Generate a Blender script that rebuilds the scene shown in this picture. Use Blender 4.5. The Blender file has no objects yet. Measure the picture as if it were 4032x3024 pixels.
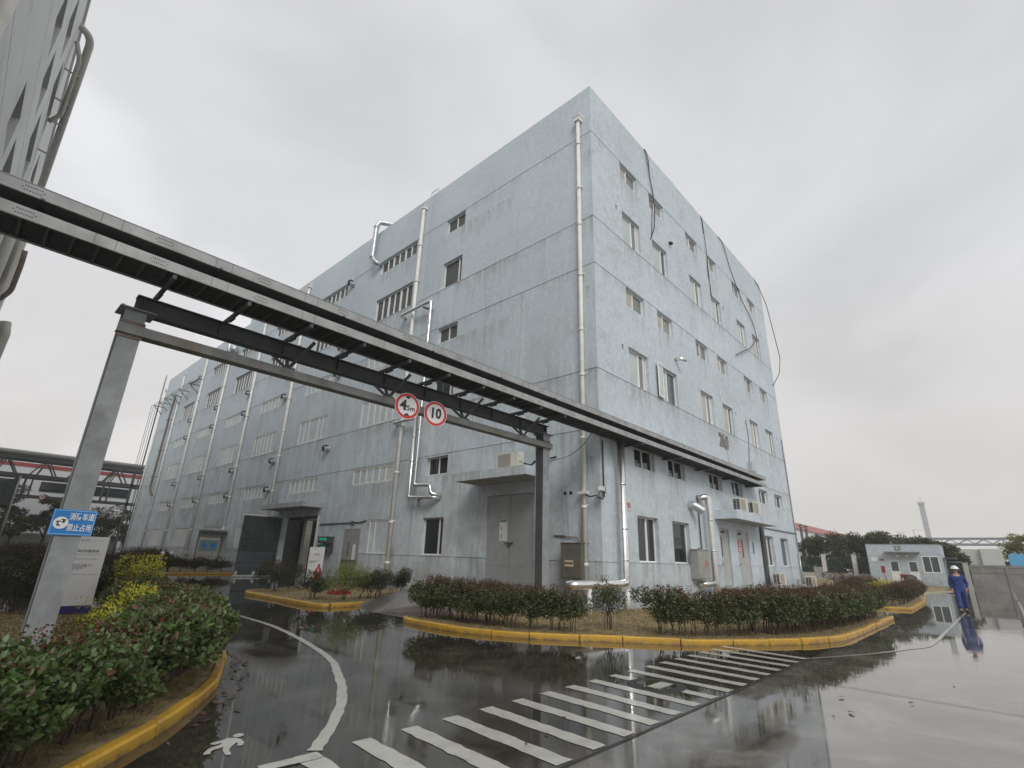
import bpy, bmesh, math, random
import numpy as np
from mathutils import Vector, Matrix
sc = bpy.context.scene
COL = sc.collection
rnd = random.Random(7)
PI = math.pi
# ------------------------------------------------------------------ camera
cam = bpy.data.cameras.new('camera'); camo = bpy.data.objects.new('camera', cam); COL.objects.link(camo)
cam.sensor_fit = 'HORIZONTAL'; cam.sensor_width = 36.0; cam.lens = 17.6257
cam.clip_start = 0.05; cam.clip_end = 6000
_M = Matrix(((0.6770227, -0.2598567, -0.6885599, -14.6564), (-0.7353586, -0.2009696, -0.6471931, -9.4989),
             (0.0297979, 0.9445029, -0.3271489, 1.6), (0, 0, 0, 1)))
camo.matrix_world = _M
sc.camera = camo
# ------------------------------------------------------------------ view, sky, sun
sc.view_settings.view_transform = 'Standard'; sc.view_settings.look = 'None'
sc.view_settings.gamma = 1; sc.view_settings.use_curve_mapping = False
sc.view_settings.exposure = 0.0
SUN_EL, SUN_AZ = math.radians(48), math.radians(200)
w = bpy.data.worlds.new('World'); sc.world = w; w.use_nodes = True
nt = w.node_tree; nt.nodes.clear()
def N(tree, typ, **kw):
    n = tree.nodes.new(typ)
    for k, v in kw.items():
        if k.startswith('i_'):
            n.inputs[k[2:].replace('_', ' ')].default_value = v
        else:
            setattr(n, k, v)
    return n
out = N(nt, 'ShaderNodeOutputWorld')
sky = N(nt, 'ShaderNodeTexSky'); sky.sky_type = 'NISHITA'; sky.sun_disc = False
sky.sun_elevation = SUN_EL; sky.sun_rotation = SUN_AZ
bg1 = N(nt, 'ShaderNodeBackground', i_Strength=0.08); nt.links.new(sky.outputs[0], bg1.inputs[0])
tc = N(nt, 'ShaderNodeTexCoord')
mp = N(nt, 'ShaderNodeMapping'); mp.inputs['Scale'].default_value = (1.0, 1.0, 1.9); nt.links.new(tc.outputs['Generated'], mp.inputs[0])
mp.inputs['Rotation'].default_value = (0.2, 0.1, 0.6)
no = N(nt, 'ShaderNodeTexNoise', i_Scale=1.7, i_Detail=5.0, i_Roughness=0.48, i_Distortion=0.35); nt.links.new(mp.outputs[0], no.inputs['Vector'])
rp = N(nt, 'ShaderNodeValToRGB'); nt.links.new(no.outputs['Fac'], rp.inputs[0]); rp.color_ramp.interpolation = 'EASE'
e = rp.color_ramp.elements
e[0].position = 0.30; e[0].color = (0.65, 0.655, 0.665, 1)
e[1].position = 0.70; e[1].color = (0.89, 0.90, 0.93, 1)
m_ = e.new(0.5); m_.color = (0.75, 0.755, 0.77, 1)
sep = N(nt, 'ShaderNodeSeparateXYZ'); nt.links.new(tc.outputs['Generated'], sep.inputs[0])
rz = N(nt, 'ShaderNodeValToRGB'); nt.links.new(sep.outputs['Z'], rz.inputs[0])
rz.color_ramp.elements[0].position = 0.0; rz.color_ramp.elements[0].color = (1.06, 1.0, 0.93, 1)
rz.color_ramp.elements[1].position = 0.45; rz.color_ramp.elements[1].color = (1.0, 1.0, 1.0, 1)
mx = N(nt, 'ShaderNodeMix', data_type='RGBA', blend_type='MULTIPLY'); mx.inputs[0].default_value = 1
nt.links.new(rp.outputs[0], mx.inputs[6]); nt.links.new(rz.outputs[0], mx.inputs[7])
bg2 = N(nt, 'ShaderNodeBackground', i_Strength=1.0); nt.links.new(mx.outputs[2], bg2.inputs[0])
ms = N(nt, 'ShaderNodeMixShader'); ms.inputs[0].default_value = 0.96
nt.links.new(bg1.outputs[0], ms.inputs[1]); nt.links.new(bg2.outputs[0], ms.inputs[2]); nt.links.new(ms.outputs[0], out.inputs[0])
sl = bpy.data.lights.new('sun', 'SUN'); sl.energy = 1.5; sl.angle = math.radians(24); sl.color = (1.0, 0.97, 0.93)
so = bpy.data.objects.new('sun', sl); COL.objects.link(so)
_d = Vector((-0.47, -0.62, 0.63)).normalized()          # towards the light: behind the camera's right, lighting the front wall
so.rotation_euler = _d.to_track_quat('Z', 'Y').to_euler()
sky.sun_elevation = math.asin(_d.z); sky.sun_rotation = math.atan2(_d.x, _d.y)
sc.cycles.use_denoising = True
sc.cycles.max_bounces = 6; sc.cycles.diffuse_bounces = 3; sc.cycles.glossy_bounces = 4
sc.cycles.transparent_max_bounces = 4; sc.cycles.sample_clamp_indirect = 6
# ------------------------------------------------------------------ materials
def new_mat(name):
    m = bpy.data.materials.new(name); m.use_nodes = True
    t = m.node_tree; b = t.nodes['Principled BSDF']
    return m, t, b
def mixc(t, a, b, fac, mode='MIX'):
    n = N(t, 'ShaderNodeMix', data_type='RGBA', blend_type=mode)
    for s, v in ((6, a), (7, b), (0, fac)):
        if isinstance(v, (int, float)): n.inputs[s].default_value = v
        elif isinstance(v, tuple): n.inputs[s].default_value = (*v[:3], 1)
        else: t.links.new(v, n.inputs[s])
    return n.outputs[2]
def noise(t, vec, scale, detail=4, rough=0.55, dist=0.0):
    n = N(t, 'ShaderNodeTexNoise', i_Scale=float(scale), i_Detail=float(detail), i_Roughness=rough, i_Distortion=dist)
    t.links.new(vec, n.inputs['Vector']); return n.outputs['Fac']
def ramp(t, fac, p0, p1, v0=0.0, v1=1.0):
    n = N(t, 'ShaderNodeMapRange'); n.inputs['From Min'].default_value = p0; n.inputs['From Max'].default_value = p1
    n.inputs['To Min'].default_value = v0; n.inputs['To Max'].default_value = v1
    n.clamp = True; t.links.new(fac, n.inputs['Value']); return n.outputs[0]
def scaled(t, vec, s, loc=(0, 0, 0)):
    n = N(t, 'ShaderNodeMapping'); n.inputs['Scale'].default_value = s; n.inputs['Location'].default_value = loc
    t.links.new(vec, n.inputs[0]); return n.outputs[0]
def math_(t, op, a, b):
    n = N(t, 'ShaderNodeMath', operation=op)
    for i, v in enumerate((a, b)):
        if isinstance(v, (int, float)): n.inputs[i].default_value = v
        else: t.links.new(v, n.inputs[i])
    return n.outputs[0]
def bump(t, b, h, strength, dist=0.02):
    n = N(t, 'ShaderNodeBump', i_Strength=strength, i_Distance=dist); t.links.new(h, n.inputs['Height'])
    t.links.new(n.outputs[0], b.inputs['Normal'])
def pm(name, base, rough=0.6, metal=0.0, var=0.12, scale=4.0, bmp=0.0, dirt=None, dirt_amt=0.5, streak=0.0, coat=0.0, spec=0.5):
    m, t, b = new_mat(name)
    tcn = N(t, 'ShaderNodeTexCoord'); v = tcn.outputs['Object']
    n1 = noise(t, v, scale, 6)
    c = mixc(t, tuple(x * (1 - var) for x in base), tuple(min(1, x * (1 + var)) for x in base), ramp(t, n1, .3, .7))
    if streak:
        n2 = noise(t, scaled(t, v, (9, 9, .5)), 1.0, 5)
        c = mixc(t, c, tuple(x * .55 for x in base), ramp(t, n2, .52, .75, 0, streak))
    if dirt:
        n3 = noise(t, v, scale * .6 + .7, 7, .65)
        c = mixc(t, c, dirt, ramp(t, n3, .5, .72, 0, dirt_amt))
    t.links.new(c, b.inputs['Base Color'])
    b.inputs['Roughness'].default_value = rough; b.inputs['Metallic'].default_value = metal
    b.inputs['Specular IOR Level'].default_value = spec
    if coat: b.inputs['Coat Weight'].default_value = coat; b.inputs['Coat Roughness'].default_value = .12
    if bmp: bump(t, b, noise(t, v, scale * 12, 5), bmp, .01)
    return m
def emis(name, col, s):
    m, t, b = new_mat(name); b.inputs['Base Color'].default_value = (*col, 1)
    b.inputs['Emission Color'].default_value = (*col, 1); b.inputs['Emission Strength'].default_value = s; return m
def wall_mat(name, base, old=(0.40, 0.425, 0.43), chips=(0.80, 0.82, 0.83), grime=1.0, sills=False):
    m, t, b = new_mat(name)
    tcn = N(t, 'ShaderNodeTexCoord'); v0 = tcn.outputs['Object']
    wob = N(t, 'ShaderNodeTexNoise', i_Scale=.9, i_Detail=3.0); t.links.new(v0, wob.inputs['Vector'])
    wadd = N(t, 'ShaderNodeMix', data_type='VECTOR'); wadd.inputs[0].default_value = .22; t.links.new(v0, wadd.inputs[4]); t.links.new(wob.outputs['Color'], wadd.inputs[5])
    v = v0; vw = wadd.outputs[1]
    geo = N(t, 'ShaderNodeSeparateXYZ'); t.links.new(v, geo.inputs[0]); zc = geo.outputs['Z']
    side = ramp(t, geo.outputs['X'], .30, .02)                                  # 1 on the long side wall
    big = noise(t, v, .20, 4, .5)
    c = mixc(t, tuple(x * .90 for x in base), tuple(x * 1.05 for x in base), ramp(t, big, .32, .68))
    med = noise(t, v, .9, 8, .7, .5)
    c = mixc(t, c, old, math_(t, 'MULTIPLY', ramp(t, med, .50, .70, 0, .6 * grime), ramp(t, side, 0, 1, 1.0, .5)))                  # weathered patches
    mott = noise(t, scaled(t, v, (1, 1, .7)), 4.2, 9, .8, .6)
    c = mixc(t, c, tuple(x * .70 for x in base), math_(t, 'MULTIPLY', ramp(t, mott, .51, .61, 0, .60), ramp(t, side, 0, 1, 1.0, .45)))
    fine = noise(t, v, 5.5, 9, .75, .4)
    c = mixc(t, c, chips, ramp(t, fine, .52, .62, 0, .45))                      # pale worn paint
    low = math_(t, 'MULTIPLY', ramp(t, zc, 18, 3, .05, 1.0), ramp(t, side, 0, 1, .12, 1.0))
    patch = ramp(t, noise(t, v, .45, 4, .6), .38, .62)
    st = noise(t, scaled(t, vw, (4.2, 4.2, .30)), 1.0, 8, .75, .3)              # rain streaks, in patches
    c = mixc(t, c, chips, math_(t, 'MULTIPLY', math_(t, 'MULTIPLY', ramp(t, st, .52, .62, 0, .75), low), patch))
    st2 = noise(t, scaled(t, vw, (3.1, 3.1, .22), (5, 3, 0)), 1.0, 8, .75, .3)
    c = mixc(t, c, tuple(x * .60 for x in old), math_(t, 'MULTIPLY', ramp(t, st2, .52, .70, 0, .75 * grime), low))  # dirt streaks low on the side wall, with occlusion put into their colour
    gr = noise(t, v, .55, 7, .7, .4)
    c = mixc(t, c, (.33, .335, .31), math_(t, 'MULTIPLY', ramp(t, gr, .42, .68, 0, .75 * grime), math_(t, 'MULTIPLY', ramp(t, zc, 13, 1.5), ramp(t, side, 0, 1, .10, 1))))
    rust = noise(t, scaled(t, vw, (1.3, 1.3, .12), (1, 9, 0)), 2.0, 7, .75)
    c = mixc(t, c, (.27, .21, .15), math_(t, 'MULTIPLY', ramp(t, rust, .63, .72, 0, .5), low))
    spl = math_(t, 'MULTIPLY', ramp(t, zc, 1.3, .1), ramp(t, noise(t, v, 2.2, 6), .3, .6))
    c = mixc(t, c, (.21, .21, .20), math_(t, 'MULTIPLY', spl, .75))             # splash-back grime at the foot of the wall
    for gz in (19.48, 15.02, 12.79, 8.31, 6.04, 1.54):                          # dirt washed out of each joint
        band = math_(t, 'MULTIPLY', ramp(t, zc, gz - .55, gz - .03), ramp(t, zc, gz + .02, gz - .02))
        c = mixc(t, c, tuple(x * .62 for x in old), math_(t, 'MULTIPLY', math_(t, 'MULTIPLY', band, ramp(t, st2, .46, .66)), .55))
    if sills:                                                                    # dirty runs under the window sills
        def per(coord, off, period, w_):
            f = math_(t, 'MODULO', math_(t, 'ADD', math_(t, 'SUBTRACT', coord, off), period * 20), period)
            return math_(t, 'MULTIPLY', ramp(t, f, -.1, .12), ramp(t, f, w_ + .1, w_ - .12))
        X_, Y_ = geo.outputs['X'], geo.outputs['Y']
        front = math_(t, 'MULTIPLY', math_(t, 'SUBTRACT', 1.0, side), math_(t, 'MAXIMUM', per(X_, 2.37, 7.05, 1.6), per(X_, 5.18, 7.05, 1.58)))
        lat = math_(t, 'MULTIPLY', side, per(Y_, 12.38, 7.80, 3.9))
        um = math_(t, 'MAXIMUM', front, lat); run = noise(t, scaled(t, vw, (7, 7, .35), (2, 2, 7)), 1.0, 6, .7)
        for gz in (18.53, 15.06, 11.86, 8.36, 5.05, 1.6):
            band = math_(t, 'MULTIPLY', ramp(t, zc, gz - 1.3, gz - .02), ramp(t, zc, gz + .01, gz - .01))
            c = mixc(t, c, (.30, .30, .28), math_(t, 'MULTIPLY', math_(t, 'MULTIPLY', band, um), ramp(t, run, .44, .62, 0, .65)))
    t.links.new(c, b.inputs['Base Color']); b.inputs['Roughness'].default_value = .82
    b.inputs['Specular IOR Level'].default_value = .3
    bump(t, b, math_(t, 'ADD', noise(t, v, 28, 6, .7), math_(t, 'MULTIPLY', mott, 1.5)), .5, .012)
    return m
def wet_mat(name, base, dark, r_dry, r_wet, coat, pud=(.42, .56), cior=1.9, cr=(.05, .006)):
    m, t, b = new_mat(name)
    tcn = N(t, 'ShaderNodeTexCoord'); v = tcn.outputs['Object']
    big = noise(t, v, .16, 5, .6, .6); med = noise(t, v, 1.1, 7, .7, .7); fine = noise(t, v, 38, 6, .75)
    c = mixc(t, base, dark, ramp(t, med, .38, .64))
    c = mixc(t, c, tuple(x * 1.35 for x in base), ramp(t, fine, .55, .75, 0, .35))
    tr = noise(t, scaled(t, v, (.5, 2.4, 1)), .8, 6, .7)
    c = mixc(t, c, tuple(x * .6 for x in dark), ramp(t, tr, .52, .72, 0, .5))
    pmask = ramp(t, math_(t, 'ADD', math_(t, 'MULTIPLY', big, .5), math_(t, 'MULTIPLY', med, .5)), pud[0], pud[1])
    c = mixc(t, c, tuple(x * .8 for x in dark), math_(t, 'MULTIPLY', pmask, .6))
    vo = N(t, 'ShaderNodeTexVoronoi', feature='DISTANCE_TO_EDGE'); vo.inputs['Scale'].default_value = .33
    wn = N(t, 'ShaderNodeTexNoise', i_Scale=2.2, i_Detail=6.0); t.links.new(v, wn.inputs['Vector'])
    wm = N(t, 'ShaderNodeMix', data_type='VECTOR'); wm.inputs[0].default_value = .35; t.links.new(v, wm.inputs[4]); t.links.new(wn.outputs['Color'], wm.inputs[5]); t.links.new(wm.outputs[1], vo.inputs['Vector'])
    crk = math_(t, 'MULTIPLY', ramp(t, vo.outputs['Distance'], .006, .0015), ramp(t, big, .46, .56))
    c = mixc(t, c, (.015, .013, .012), math_(t, 'MULTIPLY', crk, .8))           # hairline cracks
    agg = noise(t, v, 110, 3, .6)
    c = mixc(t, c, tuple(x * 1.9 for x in base), math_(t, 'MULTIPLY', ramp(t, agg, .60, .72), ramp(t, pmask, 1, 0, .05, .5)))
    t.links.new(c, b.inputs['Base Color'])
    t.links.new(ramp(t, pmask, 0, 1, r_dry, r_wet), b.inputs['Roughness'])
    b.inputs['IOR'].default_value = 1.5; b.inputs['Specular IOR Level'].default_value = 0.0
    b.inputs['Coat Weight'].default_value = coat; b.inputs['Coat IOR'].default_value = cior
    t.links.new(ramp(t, pmask, 0, 1, cr[0], cr[1]), b.inputs['Coat Roughness'])
    bn = N(t, 'ShaderNodeBump', i_Distance=.004); t.links.new(fine, bn.inputs['Height'])
    t.links.new(ramp(t, pmask, 0, 1, .55, .08), bn.inputs['Strength']); t.links.new(bn.outputs[0], b.inputs['Normal'])
    wv = noise(t, scaled(t, v, (1, 1, 1)), 5.0, 4, .6, .3)
    bc = N(t, 'ShaderNodeBump', i_Distance=.003, i_Strength=.05); t.links.new(wv, bc.inputs['Height'])
    bc2 = N(t, 'ShaderNodeBump', i_Distance=.003); t.links.new(fine, bc2.inputs['Height']); t.links.new(bc.outputs[0], bc2.inputs['Normal'])
    t.links.new(ramp(t, pmask, 0, 1, .13, .01), bc2.inputs['Strength']); t.links.new(bc2.outputs[0], b.inputs['Coat Normal'])
    return m
def paint_line(name, base, worn, amt=.5, rough=.3, coat=.6):
    m, t, b = new_mat(name)
    tcn = N(t, 'ShaderNodeTexCoord'); v = tcn.outputs['Object']
    c = mixc(t, base, worn, ramp(t, noise(t, v, 5, 8, .75), .46, .70, 0, amt))
    c = mixc(t, c, tuple(x * .35 for x in worn), ramp(t, noise(t, v, 16, 8, .75), .62, .70, 0, .8))
    t.links.new(c, b.inputs['Base Color']); b.inputs['Roughness'].default_value = rough
    b.inputs['Coat Weight'].default_value = coat; b.inputs['Coat Roughness'].default_value = .15
    bump(t, b, noise(t, v, 60, 5), .4, .004)
    return m
def leaf_mat(name, rough=.5, trans=.35, spec=.35):
    m, t, b = new_mat(name)
    a = N(t, 'ShaderNodeAttribute', attribute_name='leafcol'); t.links.new(a.outputs['Color'], b.inputs['Base Color'])
    b.inputs['Roughness'].default_value = rough; b.inputs['Specular IOR Level'].default_value = spec
    tl = N(t, 'ShaderNodeBsdfTranslucent'); t.links.new(mixc(t, a.outputs['Color'], (1.0, 1.25, .55), 1.0, 'MULTIPLY'), tl.inputs['Color'])
    mx_ = N(t, 'ShaderNodeMixShader'); mx_.inputs[0].default_value = trans
    t.links.new(b.outputs[0], mx_.inputs[1]); t.links.new(tl.outputs[0], mx_.inputs[2]); t.links.new(mx_.outputs[0], t.nodes['Material Output'].inputs[0])
    return m
M = {}
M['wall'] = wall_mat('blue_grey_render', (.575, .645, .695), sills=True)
M['wall2'] = wall_mat('guard_render', (.47, .54, .59), grime=.4)
M['tower'] = wall_mat('tower_render', (.66, .67, .66), (.52, .53, .53), (.6, .6, .6), grime=.3)
M['roof'] = pm('roof_concrete', (.3, .3, .3), .9)
M['soffit'] = pm('soffit_concrete', (.36, .35, .32), .85, var=.2, dirt=(.22, .15, .08), dirt_amt=.8, scale=1.5)
M['slab'] = pm('slab_grey', (.40, .42, .42), .85, var=.2, dirt=(.2, .2, .19), streak=.6, scale=1.5)
M['frame'] = pm('window_white', (.84, .85, .83), .4, var=.05, dirt=(.55, .54, .5), dirt_amt=.25)
M['frame_old'] = pm('window_cream', (.74, .73, .66), .5, var=.06, dirt=(.40, .37, .30), dirt_amt=.35)
def glass(name, col, rough=.06, spec=.5):
    return pm(name, col, rough, var=.18, scale=.9, spec=spec)
M['g_grey'] = glass('glass_grey_blind', (.27, .28, .265), .2, .3); M['g_grey2'] = glass('glass_grey', (.19, .205, .20), .12, .4)
M['g_dark'] = glass('glass_dark', (.022, .026, .028)); M['g_film'] = glass('glass_film', (.105, .11, .098), .35, .12)
M['g_film2'] = glass('glass_film_cool', (.075, .085, .082), .3, .15)
M['g_pale'] = glass('glass_pale', (.46, .54, .52), .2); M['g_beige'] = glass('glass_beige', (.42, .41, .36), .3)
M['g_yellow'] = glass('glass_warm', (.20, .20, .12), .2); M['g_green'] = glass('glass_green', (.075, .105, .105), .08)
M['steel_b'] = pm('beam_steel', (.20, .205, .20), .6, var=.3, scale=2.2, dirt=(.21, .15, .10), dirt_amt=.8, streak=.5, bmp=.2)
M['steel'] = pm('painted_steel', (.26, .28, .29), .55, var=.2, scale=3.5, dirt=(.16, .165, .16), dirt_amt=.7, bmp=.15)
M['steel_dk'] = pm('dark_steel', (.07, .077, .078), .6, var=.25, scale=2, dirt=(.12, .085, .06), dirt_amt=.4)
M['galv'] = pm('galvanised', (.37, .38, .375), .5, .15, var=.16, scale=3, dirt=(.22, .22, .21), dirt_amt=.5)
M['under'] = pm('tray_under', (.13, .135, .13), .7, var=.2)
M['rust'] = pm('rusty_steel', (.19, .15, .125), .75, var=.25, dirt=(.22, .11, .06), dirt_amt=.6)
M['silver'] = pm('aluminium_lagging', (.78, .78, .76), .26, .95, var=.08, scale=5, bmp=.25)
M['zinc'] = pm('zinc_duct', (.52, .55, .56), .4, .6, var=.14, scale=4)
M['pvc'] = pm('pvc_pipe', (.80, .79, .74), .42, var=.08, scale=3, dirt=(.42, .40, .34), dirt_amt=.4)
M['door'] = pm('door_grey', (.38, .39, .39), .4, var=.07, scale=1.5, dirt=(.2, .2, .19), dirt_amt=.4, coat=.2)
M['door_r'] = pm('door_pale_grey', (.43, .44, .435), .5, var=.07, scale=1.5, streak=.25)
M['gate'] = pm('gate_slate', (.20, .235, .265), .5, var=.15, scale=2, streak=.3)
M['cab'] = pm('cabinet_brown', (.125, .12, .10), .5, var=.15, scale=3, streak=.4)
M['cab2'] = pm('cabinet_grey', (.36, .355, .33), .5, .2, var=.15, scale=3, streak=.5)
M['white'] = pm('white_paint', (.74, .74, .72), .4, var=.05); M['offwhite'] = pm('offwhite_case', (.64, .63, .57), .5, var=.08, dirt=(.4, .38, .32), dirt_amt=.3)
M['beige'] = pm('beige_grille', (.42, .38, .32), .6, var=.1, scale=20); M['black'] = pm('black_rubber', (.018, .018, .018), .55)
M['dark'] = pm('dark_void', (.02, .021, .022), .9); M['room'] = pm('room_beige', (.36, .33, .29), .8, var=.15)
M['red'] = pm('sign_red', (.60, .03, .035), .35, var=.05); M['signwhite'] = pm('sign_white', (.76, .76, .75), .35, var=.03)
M['ink'] = pm('ink_black', (.02, .02, .022), .5); M['blue'] = pm('sign_blue', (.02, .19, .52), .35, var=.05)
M['ltblue'] = pm('sign_light_blue', (.25, .52, .80), .35); M['navy'] = pm('navy_plinth', (.035, .03, .14), .4, var=.1)
M['greyink'] = pm('grey_ink', (.22, .23, .27), .5); M['mauve'] = pm('mauve_ink', (.45, .40, .45), .5)
M['asphalt'] = wet_mat('wet_asphalt', (.088, .078, .064), (.032, .027, .021), .6, .5, 1.0, (.36, .50), 1.9, (.035, .004))
M['concrete'] = wet_mat('wet_concrete', (.215, .200, .175), (.085, .077, .063), .6, .5, 1.0, (.36, .50), 2.5, (.035, .004))
M['line'] = paint_line('road_white', (.52, .51, .46), (.27, .26, .24), .65)
M['line_faint'] = paint_line('road_white_worn', (.33, .32, .29), (.15, .14, .13), 1.0, .4, 1.0)
def kerb_mat():
    m, t, b = new_mat('kerb_yellow'); v = N(t, 'ShaderNodeTexCoord').outputs['Object']
    z = N(t, 'ShaderNodeSeparateXYZ'); t.links.new(v, z.inputs[0]); z = z.outputs['Z']
    c = mixc(t, (.62, .36, .03), (.46, .26, .03), ramp(t, noise(t, v, 1.6, 7, .7), .35, .65))
    c = mixc(t, c, (.20, .165, .11), ramp(t, noise(t, v, 4.5, 9, .8, .5), .54, .63, 0, .75))        # chipped paint
    c = mixc(t, c, (.07, .058, .045), ramp(t, noise(t, scaled(t, v, (1, 1, 3)), 9, 8, .8), .60, .68, 0, .8))   # scuffs
    mud = math_(t, 'MULTIPLY', ramp(t, z, .065, .0), ramp(t, noise(t, v, 6, 6, .7), .35, .6))
    c = mixc(t, c, (.085, .065, .045), math_(t, 'MULTIPLY', mud, .85))                              # splashed mud
    t.links.new(c, b.inputs['Base Color']); b.inputs['Roughness'].default_value = .5; b.inputs['Coat Weight'].default_value = .25; b.inputs['Coat Roughness'].default_value = .25
    bump(t, b, noise(t, v, 30, 7, .75), .6, .008); return m
M['yellow'] = kerb_mat()
M['kerbgrey'] = pm('kerb_stone', (.36, .33, .27), .6, var=.2, dirt=(.5, .34, .08), dirt_amt=.6)
M['soil'] = pm('bed_soil', (.17, .125, .075), .9, var=.35, scale=3, dirt=(.08, .06, .045), dirt_amt=.8, bmp=.6)
M['lawn'] = pm('dry_lawn', (.27, .20, .10), .9, var=.4, scale=5, dirt=(.10, .08, .045), dirt_amt=.85, bmp=.9)
M['paver'] = pm('ramp_brown', (.16, .135, .12), .3, var=.25, scale=2, dirt=(.09, .08, .075), dirt_amt=.6, coat=.7, bmp=.3)
M['step'] = pm('porch_concrete', (.36, .34, .30), .6, var=.2, dirt=(.16, .13, .1), dirt_amt=.6)
M['brick'] = pm('porch_side', (.17, .12, .095), .8, var=.3, scale=5)
M['leaf'] = leaf_mat('photinia_leaf', .42, .3, .45); M['leaf_far'] = leaf_mat('tree_leaf', .65, .45, .25)
M['bark'] = pm('bark', (.075, .058, .042), .85, var=.3, scale=12)
M['blade'] = leaf_mat('grass_blade', .8)
M['cloth'] = pm('blue_workwear', (.026, .055, .21), .85, var=.45, scale=6, bmp=.9, dirt=(.012, .022, .10), dirt_amt=.5)
M['skin'] = pm('skin', (.42, .25, .17), .5, var=.06); M['boot'] = pm('boots', (.03, .022, .02), .5)
M['helmet'] = pm('helmet_white', (.82, .82, .80), .25, var=.03); M['hair'] = pm('hair', (.015, .013, .012), .5)
M['cwall'] = pm('concrete_panel', (.23, .225, .205), .85, var=.2, scale=1.2, streak=.5, bmp=.3)
M['cont'] = pm('container_white', (.56, .56, .53), .6, var=.06); M['truck'] = pm('truck_blue', (.09, .36, .62), .3, var=.05, coat=.5)
M['fence'] = pm('fence_green', (.035, .055, .055), .5); M['pillar'] = pm('pillar_white', (.62, .60, .57), .8, var=.1, streak=.3)
M['pink'] = pm('roof_red', (.52, .20, .20), .6, var=.1); M['whitewall'] = pm('warehouse_white', (.66, .67, .68), .7, var=.05, scale=.3)
M['stripe'] = pm('stripe_red', (.33, .06, .06), .6); M['farsteel'] = pm('far_steel', (.20, .22, .24), .7)
M['mist'] = pm('tower_far', (.40, .42, .43), .8, var=.1, scale=.2)  # paled so that distance haze is put into the colour
M['pipe_tan'] = pm('pipe_tan', (.42, .40, .36), .5, var=.1); M['greywall'] = pm('grey_render', (.40, .39, .355), .85, var=.12, scale=.6, streak=.3)
M['hyd'] = pm('hydrant_red', (.27, .02, .03), .35, var=.1, coat=.5)
M['led'] = emis('led_green', (.05, .7, .35), .3); M['lamp'] = emis('lamp_white', (1, .96, .85), 40)
M['orange'] = pm('label_orange', (.50, .17, .03), .5); M['labelcream'] = pm('label_cream', (.55, .49, .30), .5)
M['teal'] = pm('poster_teal', (.16, .27, .28), .5); M['poster'] = pm('poster_blue', (.10, .30, .42), .5, var=.5, scale=8)
M['bronze'] = pm('number_bronze', (.24, .21, .18), .5, .3, var=.2)
M['mould'] = pm('mould_patch', (.27, .30, .31), .9, var=.2, scale=3)
M['leaf_brown'] = pm('fallen_leaf', (.10, .045, .028), .5, var=.4, scale=9, coat=.4)
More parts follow.
